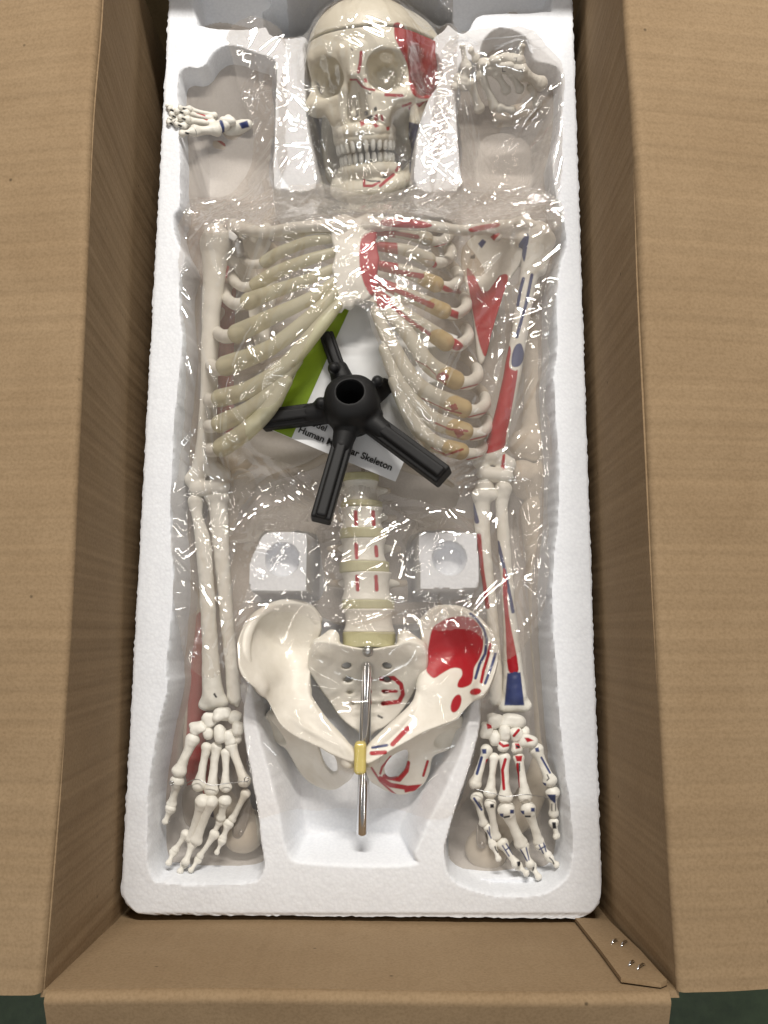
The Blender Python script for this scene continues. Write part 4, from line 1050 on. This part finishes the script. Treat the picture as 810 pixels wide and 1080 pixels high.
hip([(445, 660), (456, 643), (478, 640), (498, 649), (512, 661), (521, 680), (522, 696), (517, 714), (508, 729), (498, 737), (488, 748), (480, 757), (466, 764), (448, 771), (430, 781), (410, 792), (388, 803), (387, 787), (398, 781), (412, 770), (426, 755), (438, 738), (445, 718), (447, 700), (446, 680)],
    [(450, 670, -.022), (470, 648, -.012), (498, 650, .002), (519, 680, .012), (518, 710, .018), (506, 728, .018), (480, 685, -.026), (446, 705, -.022), (440, 735, -.014), (412, 772, .002), (388, 793, .012), (480, 752, .006), (450, 768, .004), (470, 725, -.008), (500, 690, -.008)],
    [(486, 756), (482, 774), (470, 790), (458, 800), (454, 818), (448, 832), (434, 841), (418, 842), (402, 831), (388, 815), (388, 791), (410, 786), (440, 770), (466, 758)],
    [(484, 762, -.022), (458, 808, -.045), (440, 838, -.050), (420, 841, -.048), (389, 814, -.002), (389, 793, .008), (440, 774, -.008), (450, 795, -.035)],
    [(412, 796), (421, 791), (429, 790), (430, 800), (427, 812), (420, 820), (411, 821), (406, 814), (406, 805)],
    [(506, 730, .018, 5), (516, 714, .018, 5.5), (520, 694, .014, 6), (518, 678, .010, 6), (508, 660, .004, 5.5), (488, 645, -.006, 5), (461, 644, -.018, 5.5), (447, 657, -.024, 6)],
    [(448, 712, -.024, 5), (441, 740, -.014, 6), (427, 758, -.005, 7), (406, 779, .004, 8), (394, 793, .008, 8.5), (393, 803, .007, 8)],
    ((468, 768, -.026), (22, 22, 22), (476, 782, -.016), (18, 17, 16)),
    [(RED, 'p', zz4([(260, 110), (300, 60), (400, 10), (500, 0), (580, 20), (640, 90), (660, 180), (655, 260), (630, 330), (590, 400), (580, 480), (560, 530), (500, 555), (460, 545), (470, 500), (495, 460), (490, 415), (450, 400), (400, 410), (330, 450), (280, 480), (240, 455), (215, 410), (220, 330), (240, 200)])),
     (BLUE, 'l', zz4([(560, -20), (610, 20), (665, 100), (688, 180), (675, 290), (632, 370), (600, 480)]), 3.0), (RED, 'l', zz4([(715, 215), (700, 300), (662, 420), (645, 510)]), 3.2), (BLUE, 'l', zz4([(755, 290), (725, 390), (675, 520)]), 3.0),
     (RED, 'p', ell_(501.5, 729.5, 6, 3.6, -.2)), (RED, 'p', ell_(481, 742, 5, 10, .35)),
     (RED, 'l', [(430, 768), (414, 785)], 5), (BLUE, 'l', [(393, 788.5), (408, 786)], 3), (RED, 'l', [(392, 794.5), (406, 793.5)], 4.6), (RED, 'l', [(412, 798), (403, 809), (401, 816)], 2.4), (RED, 'l', [(430, 805), (428.5, 813), (421, 822), (406, 819)], 5.4),
     (RED, 'l', [(401, 821), (412, 828), (430, 831)], 5), (RED, 'p', [(425, 829), (445, 827), (438, 834), (427, 836)]), (RED, 'l', [(392, 810), (401, 824), (418, 839)], 2.2), (RED, 'l', [(451, 803), (446.5, 818)], 2.8)])
s = Sdf()
s.sheet([P(x, y, -.03) for x, y in spline([(334, 676), (348, 676), (364, 680), (389, 683), (416, 680), (430, 676), (444, 680), (449, 694), (447, 710), (440, 724), (431, 740), (421, 756), (410, 766), (400, 771), (386, 774), (371, 768), (358, 757), (347, 741), (337, 725), (329, 710), (326, 698), (329, 686)], 4, True)],
        [P(*c) for c in [(388, 684, -.012), (388, 700, -.028), (388, 725, -.048), (386, 750, -.050), (385, 772, -.040), (332, 700, -.022), (446, 700, -.022), (352, 735, -.042), (424, 735, -.042), (350, 690, -.016), (428, 690, -.016)]], .006, 0)
cp(s, [(340, 684, -.016, 12), (350, 672, -.012, 8)], .008); cp(s, [(438, 684, -.016, 12), (427, 672, -.012, 8)], .008)
cp(s, [(338, 698, -.022, 9), (350, 724, -.038, 7)], .008); cp(s, [(440, 698, -.022, 9), (426, 724, -.038, 7)], .008)
cp(s, [(386, 770, -.040, 7), (384, 782, -.034, 4)], .006)
for y in (708, 724, 739, 752): cp(s, [(374, y, -.044, 2.2), (402, y, -.044, 2.2)], .003)
for x, y, r in [(366, 701, 5.5), (367, 717, 5.2), (369, 731, 4.6), (372, 744, 4), (408, 701, 5.5), (408, 717, 5), (406, 731, 4.5), (404, 744, 4)]:
    s.ell(*E(x, y, -.03, r, r * .65, 18), .003, '-', rot=(0, 0, 12 if x < 387 else -12))
bone('sacrum', s, .001, skel, marks=[(RED, 'l', [(402, 716), (415, 715), (423, 722), (425, 732), (421, 740), (404, 742)], 4.6), (RED, 'l', [(404, 729), (418, 729)], 3.4), (INK, 'l', [(399, 755), (403, 757)], 2)])
s = Sdf(); s.box(P(380, 799, .013), (.0058, .0150, .0095), .004, 0); V, F = s.mesh(.0008); mesh_obj('pubic_disc', V, F, M_SYMPH, skel)
V, F = tube([P(387.5, 696, -.024), P(387.3, 698, -.021), P(387, 702, -.020), P(382, 879, -.012), P(382, 881, -.012), P(382, 881.5, -.012)], [.003, .0052, .0058, .0058, .0052, .004], 20)
rod = mesh_obj('support_rod', V, F, M_CHROME, skel)
s = Sdf(); s.ell(*E(388, 687, -.002, 6), 0); V, F = s.mesh(.0006); mesh_obj('ball_screw', V, F, M_STEEL, skel)

# ------------------------------------------------------------------ the two loose legs lying under the arms
legL = thing('leg_model', 'leg bones with red painted thigh in the hollow below the unmarked arm', 'leg model', P(230, 560, -.1))
legR = thing('leg_model', 'unmarked plastic leg bones in the hollow below the arm with the painted hand', 'leg model', P(560, 560, -.1))
def legbone(name, parent, ns, ex=(), marks=None, res=.0014):
    s = Sdf(); cp(s, dense(ns, 4), .003)
    for e in ex: cp(s, e, .007)
    return bone(name, s, res, parent, marks=marks)
legbone('femur', legL, [(232, 846, -.072, 14), (216, 832, -.074, 17), (205, 790, -.078, 12), (207, 740, -.08, 10.5), (212, 680, -.082, 10), (222, 600, -.082, 11), (236, 540, -.08, 16)],
        [[(258, 876, -.062, 23), (258.1, 876, -.062, 23)], [(250, 866, -.066, 15), (228, 842, -.072, 14)], [(222, 512, -.078, 16), (224, 520, -.078, 14)], [(254, 510, -.078, 16), (248, 522, -.078, 14)]],
        [(RED, 'p', [(190, 830), (196, 780), (200, 700), (206, 650), (226, 650), (222, 700), (218, 760), (222, 800), (218, 836), (200, 840)]), (BLUE, 'p', [(204, 842), (222, 838), (226, 862), (206, 866)])])
legbone('tibia', legL, [(238, 486, -.078, 18), (236, 450, -.08, 12), (237, 380, -.085, 9.5), (240, 300, -.09, 9), (243, 250, -.092, 10)], [[(222, 484, -.078, 12), (254, 484, -.078, 13)]],
        [(RED, 'p', [(228, 440), (250, 440), (256, 300), (256, 240), (236, 240), (232, 300)])])
legbone('fibula', legL, [(214, 478, -.09, 8), (216, 440, -.092, 5), (222, 330, -.095, 4.5), (230, 250, -.098, 5)])
def plate(parent, x, y, z, rx, ry, rot):
    s = Sdf(); c, r = E(x, y, z, rx, ry, rx); s.ell(c, (r[0], r[1], .0016), 0, rot=(0, 0, rot), pw=2.8)
    V, F = s.mesh(.0007); o = mesh_obj('joint_plate', V, F, M_STEEL, parent)
    p = np.array(c) + np.array([0, -r[1] * .68, .001]); V, F = tube([p, p + [0, 0, .0018], p + [0, 0, .0026]], [.0026, .0026, .0014], 10); mesh_obj('screw', V, F, M_STEEL, o)
plate(legL, 255, 862, -.039, 7.5, 22, -14)
plate(legL, 204, 850, -.052, 12, 22, 6)
legbone('femur', legR, [(536, 868, -.07, 13), (553, 852, -.074, 16), (573, 800, -.08, 11), (573, 740, -.08, 10), (570, 680, -.082, 10), (566, 600, -.082, 11), (564, 540, -.08, 15)],
        [[(513, 895, -.060, 22), (513.1, 895, -.060, 22)], [(520, 888, -.064, 14), (542, 864, -.072, 13)], [(550, 502, -.07, 17), (553, 512, -.076, 14)], [(578, 500, -.07, 17), (574, 512, -.076, 14)]])
legbone('tibia', legR, [(564, 470, -.072, 18), (564, 435, -.078, 12), (562, 370, -.08, 10), (560, 300, -.09, 9), (558, 250, -.092, 10)], [[(550, 468, -.07, 14), (578, 466, -.07, 14)]])
legbone('fibula', legR, [(584, 462, -.09, 8), (584, 420, -.092, 5), (576, 320, -.095, 4.5), (570, 250, -.098, 5)])
plate(legR, 508, 880, -.037, 6, 14, 0)
ftL = thing('foot_model', 'small marked foot lying sideways on the tray edge left of the skull', 'foot model', P(215, 130, -.02), 'loose feet of the skeleton model')
ftR = thing('foot_model', 'unpainted foot with black numbers standing in the hollow right of the skull', 'foot model', P(530, 85, -.02), 'loose feet of the skeleton model')
def fbone(par, name, ns, marks=None, k=.002):
    s = Sdf(); cp(s, ns, k); return bone(name, s, .0008, par, marks=marks)
# painted foot, seen along its side: heel to the right, toes to the left
fbone(ftL, 'heel_bone', [(244, 138, -.03, 9), (256, 133, -.022, 6.5), (262, 131, -.018, 5)], [(BLUE, 'p', [(252, 130), (261, 127), (263, 134), (255, 136)])])
fbone(ftL, 'tarsal_bone', [(226, 136, -.016, 7), (236, 132, -.014, 6.5), (241, 126, -.014, 5)], [(BLUE, 'l', [(233, 128), (235, 134), (235, 142)], 3.6)])
fbone(ftL, 'tarsal_bone', [(236, 128, -.012, 5), (244, 128, -.014, 5)], [(RED, 'l', [(228, 122), (234, 121)], 2.2)])
for i, (x0, y0, x1, y1, r) in enumerate([(228, 137, 206, 138, 6), (224, 130, 200, 127, 4), (222, 125, 200, 120, 3.4), (226, 122, 202, 116, 3), (216, 133, 196, 133, 3.6)]):
    phal((x0, y0, -.012 - .004 * i, r), (x1, y1, -.004 - .004 * i, r), ftL, 'metatarsal_bone', [[(INK, 'p', ell_(205, 140, 2.2, 3.6))], [(RED, 'l', [(208, 121), (218, 126)], 2.4)], [(RED, 'l', [(208, 119), (216, 122)], 1.6)], None, [(INK, 'l', [(218, 131), (221, 134)], 2)]][i])
for i, (x0, y0, x1, y1, r) in enumerate([(203, 139, 192, 141, 4.2), (198, 126, 190, 124, 3.4), (197, 119, 186, 117, 3.2), (200, 115, 190, 114, 2.8), (194, 133, 186, 131, 3.2), (187, 124, 181, 121, 3), (184, 117, 179, 115, 2.8), (184, 131, 178, 129, 3.2), (188, 127, 184, 129, 3), (181, 113, 177, 112, 2.4), (182, 126, 179, 126, 2.4)]):
    phal((x0, y0, -.002, r), (x1, y1, .003, r * .85), ftL, 'toe_bone', [(INK, 'l', [((x0 + x1) / 2 - 1.5, (y0 + y1) / 2), ((x0 + x1) / 2 + 1, (y0 + y1) / 2 + 1)], 2)])
fbone(ftL, 'tarsal_bone', [(228, 152, -.035, 4), (234, 154, -.035, 4)], [(RED, 'l', [(228, 146), (237, 153)], 3)])
# plain foot, seen from above its toes
fbone(ftR, 'heel_bone', [(528, 132, -.072, 9), (552, 128, -.07, 11), (572, 122, -.072, 9)])
for a in [(512, 76, .0, 7, 5.5), (523, 73, .004, 7, 5), (534, 71, .004, 7.5, 5), (544, 72, .004, 7, 5), (533, 80, .0, 9, 5), (548, 82, .0, 8, 6), (520, 82, -.004, 8, 4)]:
    mk = {534: [(INK, 'l', [(531, 78), (531, 83)], .8)], 544: [(INK, 'l', [(542, 70), (545, 70), (544, 74)], .8)], 548: [(INK, 'l', [(547, 82), (551, 82), (551, 85)], .8)], 533: [(INK, 'l', [(530, 79), (530, 84), (533, 84)], .9)]}.get(a[0])
    lump(ftR, 'tarsal_bone', a[0], a[1], a[2], a[3], a[4], marks=mk)
for a in [((508, 88, -.008, 5), (522, 120, -.035, 5.5)), ((524, 86, -.006, 4.6), (534, 103, -.02, 5)), ((540, 86, -.006, 4.6), (548, 102, -.02, 5)), ((497, 96, -.01, 4.8), (506, 122, -.035, 5.5)), ((552, 86, -.004, 7), (570, 96, -.014, 7.5))]:
    phal(a[0], a[1], ftR, 'metatarsal_bone')
for a in [((492, 78, .0, 5), (488, 58, .012, 2.6)), ((484, 92, -.01, 5), (480, 100, -.012, 3.6)), ((549, 74, .004, 4.6), (550, 58, .014, 3)), ((502, 70, .0, 4), (497, 62, .008, 3)), ((490, 96, -.01, 6), (493, 80, .0, 5)), ((528, 122, -.04, 4.4), (540, 124, -.042, 4)), ((560, 100, -.02, 4.4), (566, 118, -.04, 4.4))]:
    phal(a[0], a[1], ftR, 'toe_bone')

# ------------------------------------------------------------------ booklet and stand base lying between the rib margins
bk = thing('booklet', 'white printed booklet with a green side stripe lying under the black stand base', 'booklet', P(360, 440, .0))
ZK = .004
c0 = P(285, 453, ZK - .0); c1 = P(417, 508, ZK)
ux = (c1 - c0); Wk = np.linalg.norm(ux); ux /= Wk; uy = np.array([-ux[1], ux[0], 0.]); 
def bpt(u, v, z=0.): return c0 + ux * u + uy * v + np.array([0, 0, z + .004 * math.sin(math.pi * v / .17) * (v / .17)])
slab('cover', lambda u, v: bpt(u * Wk, v * .17), 20, 24, .0012, M_PAPER, bk)
slab('green_stripe', lambda u, v: bpt(.0006 + u * .0235, .0004 + v * .169, .0005 + .0), 6, 24, .0003, M_GREEN, bk)
def lettering(txt, u, v, size, parent, mat, off=.0, extrude=.0001):
    cu = bpy.data.curves.new('lettering', 'FONT'); cu.body = txt; cu.size = size; cu.extrude = extrude; cu.offset = off
    o = bpy.data.objects.new('lettering', cu); C.objects.link(o); cu.materials.append(mat)
    p = bpt(u, v, .0016); o.matrix_world = Matrix.Translation(p) @ Matrix.Rotation(math.atan2(ux[1], ux[0]), 4, 'Z')
    dg = bpy.context.evaluated_depsgraph_get(); me = bpy.data.meshes.new_from_object(o.evaluated_get(dg)); mw = o.matrix_world.copy(); bpy.data.objects.remove(o)
    me.transform(mw); n = bpy.data.objects.new('lettering', me); C.objects.link(n); set_parent(n, parent)
    if not me.materials: me.materials.append(mat)
    return n
lettering('Human Muscular Skeleton', .0275, .0085, .0099, bk, M_INK, .00019)
lettering('Model', .0300, .0200, .0095, bk, M_INK, .0001)

base = thing('stand_base', 'black plastic five-legged stand base with a round tube socket', 'stand base', P(368, 415, .04))
HZ = .052
hc = P(369, 413, HZ); tilt = Vector((-.04, .26, 1)).normalized(); TM = tilt.to_track_quat('Z', 'Y').to_matrix(); TMn = np.array(TM)
tl = np.array(tilt)
tips = [(344, 352, .016, .0074), (276, 443, .010, .0104), (338, 548, .050, .0100), (468, 502, .060, .0106), (408, 406, .004, .0100)]
s = Sdf()
s.ell(hc - tl * .022, (.0275, .0275, .0245), 0, rot=[math.degrees(a) for a in TM.to_euler()], pw=2.5)
s.cap(hc - tl * .034, hc - tl * .040, .029, .026, .004)
for x, y, z_, w_ in tips:
    a = hc - tl * .032; b_ = P(x, y, z_)
    d = b_ - a; d /= np.linalg.norm(d); s.cap(a + d * .012, a + d * .044, .0150, .0100, .004)
for x, y in [(338, 425), (398, 437), (372, 452), (352, 388), (398, 402)]: s.cap(P(x, y, .02), P(x, y, .034), .006, .005, .003)
s.cap(hc - tl * .050, hc + tl * .03, .0138, .0138, .001, '-')
V, F = s.mesh(.0009); mesh_obj('hub', V, F, M_BLACK, base)
# thin worn ring round the mouth of the socket
ringpts = [hc - tl * .0018 + TMn @ np.array([.0143 * math.cos(t), .0143 * math.sin(t), 0]) for t in np.linspace(0, 2 * math.pi, 41)]
V, F = tube(ringpts, .0006, 6); mesh_obj('socket_rim', V, F, m_simple('worn_black_edge', (.05, .05, .05), .35), base)
for x, y, z_, w_ in tips:
    a = hc - tl * .032; b_ = P(x, y, z_); d = b_ - a; Ln = np.linalg.norm(d); d /= Ln
    sd = np.cross(d, [0, 0, 1.]); sd /= np.linalg.norm(sd); up = np.cross(sd, d)
    Rm = Matrix([list(sd), list(d), list(up)]).transposed(); eu = [math.degrees(q) for q in Rm.to_euler()]
    s = Sdf(); mid = (a + b_) / 2 + d * .007
    s.box(mid - up * .004, (w_, Ln / 2 - .007, .0085), .0020, 0, rot=eu)
    s.box(mid + up * .003, (w_ * .52, Ln / 2 - .008, .0062), .0022, .001, rot=eu)
    V, F = s.mesh(.0009); mesh_obj('leg', V, F, M_BLACK, base)
# ------------------------------------------------------------------ clear plastic bags draped over the parts
def splat(objs, x0, y0, nx, ny, g, tray_too=True):
    H = np.full((nx, ny), -.2)
    X_, Y_, Z_ = TRAY
    def put(W):
        i = np.round((W[:, 0] - x0) / g).astype(int); j = np.round((W[:, 1] - y0) / g).astype(int)
        m = (i >= 0) & (i < nx) & (j >= 0) & (j < ny); np.maximum.at(H, (i[m], j[m]), W[m, 2])
    if tray_too: put(np.stack([X_.ravel(), Y_.ravel(), Z_.ravel()], 1))
    for o in objs:
        me = o.data; V = np.empty(len(me.vertices) * 3, np.float32); me.vertices.foreach_get('co', V); V = V.reshape(-1, 3).astype(float)
        put(V + np.array(o.matrix_world.translation))
    for _ in range(2):  # close pinholes
        Q_ = np.pad(H, 1, mode='edge')
        H = np.max([Q_[a:a + nx, b:b + ny] for a in range(3) for b in range(3)], axis=0)
    return H
def kids(o):
    out = []
    for c in list(bpy.data.objects):
        p = c
        while p.parent: p = p.parent
        if p == o and c.type == 'MESH': out.append(c)
    return out
def film(name, label, outline, holes, over, mat, seed, iters=18, rad=3, gap=.0018, amp=1., creases=60, g=.0010, zone=(), zr=.0, floor=None, taut=0, use_tray=True, over_only=None, fine=1.):
    o2 = np.array([P(x, y, zr) for x, y in spline(outline, 5, True)])[:, :2]
    h2 = [np.array([P(x, y, .03) for x, y in spline(h, 4, True)])[:, :2] for h in holes]
    x0, y0 = o2.min(0) - .006; x1, y1 = o2.max(0) + .006
    nx, ny = int((x1 - x0) / g) + 1, int((y1 - y0) / g) + 1
    H = splat(over, x0, y0, nx, ny, g, use_tray)
    h = H + gap
    if floor is not None:
        yy_ = (y0 + g * np.arange(ny))[None, :]; up_ = np.clip((yy_ - P(400, 235, 0)[1]) / (P(400, 195, 0)[1] - P(400, 235, 0)[1]), 0, 1)
        H = np.maximum(H, floor + .024 * up_)
    h = H + gap
    for r_ in (16, 12, 9, 7)[:taut]:
        for _ in range(6): h = np.maximum(H + gap, blur2(h, r_))
    for _ in range(iters):
        h = np.maximum(H + gap, blur2(h, rad))
    for _ in range(2): h = np.maximum(H + gap * .6, blur2(h, 1))
    h = blur2(h, 2)
    Xg, Yg = np.meshgrid(x0 + g * np.arange(nx), y0 + g * np.arange(ny), indexing='ij')
    rng = np.random.default_rng(seed)
    W = np.zeros_like(Xg)
    def fold(c, a, L_, wd, slope, bend, off=0.):
        u = (Xg - c[0]) * math.cos(a) + (Yg - c[1]) * math.sin(a)
        m = np.abs(u) < L_
        v = -(Xg - c[0]) * math.sin(a) + (Yg - c[1]) * math.cos(a) + bend * u * u
        return np.where(m, slope * np.maximum(0, wd - np.where(v > 0, v, -v * (1 + off))) * np.clip(1.6 * (1 - (u / L_) ** 2), 0, 1), 0)
    B_ = np.zeros_like(Xg)
    for _ in range(int(creases * .22)):        # broad loose folds
        c = np.array([rng.uniform(x0, x1), rng.uniform(y0, y1)])
        B_ = np.maximum(B_, fold(c, rng.normal(1.15, .7), rng.uniform(.03, .10), rng.uniform(.009, .018), rng.uniform(.08, .24), rng.uniform(-3, 3), rng.uniform(0, 2)))
    for i in range(int(creases * 1.45 * fine)):       # long taut folds, often running together from one pull point
        if i % 5 == 0: an = np.array([rng.uniform(x0, x1), rng.uniform(y0, y1)]); base_a = rng.normal(1.15, .8)
        a = base_a + rng.normal(0, .22); L_ = rng.uniform(.026, .085) * rng.choice([1, 1, 1.8]); c = an + np.array([math.cos(a), math.sin(a)]) * L_ * .9 + rng.normal(0, .006, 2)
        W = np.maximum(W, fold(c, a, L_, rng.choice([.0012, .0018, .0030, .006]), rng.uniform(.15, .62), rng.uniform(-3, 3), rng.uniform(0, 2)))
    for zx, zy, zrd, za in zone:               # crumpled patches: short facets at all angles
        for _ in range(int(34 * za * (zrd / 45.) ** 1.3)):
            c = P(zx, zy, zr)[:2] + rng.normal(0, zrd / 2100., 2); a = rng.uniform(0, math.pi)
            W = np.maximum(W, fold(c, a, rng.uniform(.006, .022), rng.choice([.002, .0035, .006]), rng.uniform(.25, .8), rng.uniform(-14, 14), rng.uniform(0, 2)))
    W = blur2(W, 1)
    h = h + W * amp + B_ * amp * .8 + .0006 * vnoise(Xg, Yg, 26, seed + 3)
    d = poly_sdf(o2, Xg, Yg) + .004 * vnoise(Xg, Yg, 40, seed + 5)
    for q in h2: d = np.maximum(d, -(poly_sdf(q, Xg, Yg) + .0022 * vnoise(Xg, Yg, 60, seed + 6)))
    keep = d < 0
    fa = grid_faces(nx, ny); kf = keep.ravel()[fa].all(1)
    fa = fa[kf]; used = np.unique(fa); mp = np.full(nx * ny, -1); mp[used] = np.arange(len(used))
    V = np.stack([Xg.ravel(), Yg.ravel(), h.ravel()], 1)[used]
    o = mesh_obj(name, V, mp[fa], mat)
    return tag(o, label, 'plastic bag', 'clear plastic bags around the model')
ftR.location.z += .013; ftR.location.x -= .002; bpy.context.view_layer.update()
ALLM = [o for o in bpy.data.objects if o.type == 'MESH']
SK = kids(skel); LL, LR = kids(legL), kids(legR); FL, FR = kids(ftL), kids(ftR)
not_hand = [o for o in SK]
CLOUDY_SHADE = m_film('cloudy_shade_film', .24, .38, .004, .5, (.87, .83, .785), (.70, .63, .56))  # milky leg-bag film; its tint and wide spread also put shade into the hollows
film('plastic_bag', 'wide cloudy bag, tinted to shade the hollow, lying taut under the unmarked arm and small foot', [(186, 70), (215, 46), (250, 42), (290, 60), (292, 120), (290, 205), (300, 240), (340, 260), (380, 300), (384, 420), (384, 560), (380, 655), (300, 650), (262, 680), (258, 771), (270, 850), (282, 905), (266, 922), (220, 926), (168, 922), (156, 890), (158, 834), (165, 780), (174, 700), (178, 600), (178, 500), (186, 370), (182, 240), (186, 140)],
     [[(262, 556), (285, 552), (322, 552), (330, 568), (330, 628), (262, 632), (254, 618)]], LL, CLOUDY_SHADE, 101, creases=35, zr=-.05, amp=.8, floor=-.052, use_tray=False, taut=2)
film('plastic_bag', 'wide cloudy bag, tinted to shade the hollow, lying taut under the painted arm and upturned foot', [(480, 95), (486, 62), (508, 42), (540, 28), (564, 60), (590, 74), (596, 130), (588, 200), (600, 250), (594, 300), (592, 400), (593, 550), (588, 642), (592, 730), (597, 800), (606, 873), (604, 915), (588, 936), (560, 944), (510, 941), (476, 926), (471, 880), (486, 835), (503, 776), (500, 700), (460, 660), (382, 655), (380, 560), (386, 300), (420, 250), (480, 220)],
     [[(436, 556), (505, 552), (514, 568), (514, 626), (442, 632), (434, 618)]], LR, CLOUDY_SHADE, 102, creases=35, zr=-.05, amp=.8, floor=-.0535, use_tray=False, taut=2)
film('plastic_bag', 'clear glossy bag wrapped over the skull and its red temple', [(308, -30), (300, 60), (294, 110), (294, 180), (320, 210), (350, 226), (430, 226), (455, 206), (470, 150), (484, 100), (482, 40), (465, -30)], [], SK, M_FILM2, 103, iters=14, creases=130, amp=.8, zone=[(455, 100, 40, 2.6), (395, 212, 40, 2), (460, 60, 35, 2), (448, 170, 30, 2.4)])
film('plastic_bag', 'large crinkled bag over the rib cage, both arms and lower spine', [(192, 232), (225, 205), (300, 212), (400, 214), (500, 200), (572, 205), (592, 245), (588, 300), (578, 400), (580, 500), (572, 640), (530, 700), (500, 668), (455, 664), (400, 668), (330, 652), (268, 655), (232, 712), (196, 700), (184, 640), (184, 500), (200, 400), (192, 300)],
     [[(346, 340), (362, 330), (385, 338), (400, 375), (412, 410), (430, 450), (452, 484), (484, 505), (478, 528), (430, 516), (380, 502), (345, 505), (310, 480), (262, 464), (262, 440), (292, 425), (312, 395), (330, 362)]], SK + LL + LR, M_FILM, 104, iters=25, rad=4, creases=430, amp=1.0, taut=3,
     zone=[(405, 325, 45, 3.2), (300, 320, 60, .8), (470, 490, 35, 1.5), (500, 230, 60, 1.2), (250, 215, 45, 1.3), (570, 300, 50, .9), (240, 560, 40, 1.2), (475, 650, 40, 1.0), (225, 690, 30, 1.4)])
film('plastic_bag', 'thin clear bag lying smoothly over the pelvis and steel rod', [(242, 650), (300, 636), (400, 640), (480, 632), (532, 650), (534, 720), (512, 770), (486, 858), (400, 862), (300, 858), (252, 852), (248, 760)], [], SK, m_film('thin_film', .008, .05, .025, .35), 105, iters=40, rad=5, creases=22, amp=.55)
film('plastic_bag', 'loose bag around the small sideways foot left of the skull', [(240, 40), (262, 20), (300, 30), (305, 90), (300, 195), (292, 212), (240, 226), (196, 236), (200, 206), (240, 190), (268, 140), (250, 90)], [], SK + FL, M_FILM, 106, iters=16, taut=3, creases=60, amp=1.2, zone=[(272, 100, 30, 1.5), (225, 225, 40, 1.2)])
film('plastic_bag', 'loose bag around the upturned foot right of the skull', [(462, 80), (480, 48), (520, 34), (560, 38), (592, 72), (594, 130), (586, 215), (520, 222), (470, 222), (455, 180)], [], SK + FR, M_FILM, 107, iters=20, taut=2, creases=60, amp=1.1, zone=[(520, 190, 50, 1.0), (475, 150, 30, 1.4)])

film('plastic_bag', 'bunched mouth of the big bag gathered across the neck and shoulders', [(205, 196), (260, 205), (330, 200), (400, 210), (460, 196), (540, 192), (588, 214), (584, 250), (520, 262), (450, 252), (400, 268), (330, 262), (270, 258), (210, 250)], [], SK + LL + LR, m_film('bunched_film', .16, .06, .10, 1.2), 108, iters=30, rad=5, taut=3, gap=.006, creases=220, amp=1.1, zone=[(420, 225, 90, 1.2), (260, 225, 70, 1.2), (540, 225, 60, 1.2)])
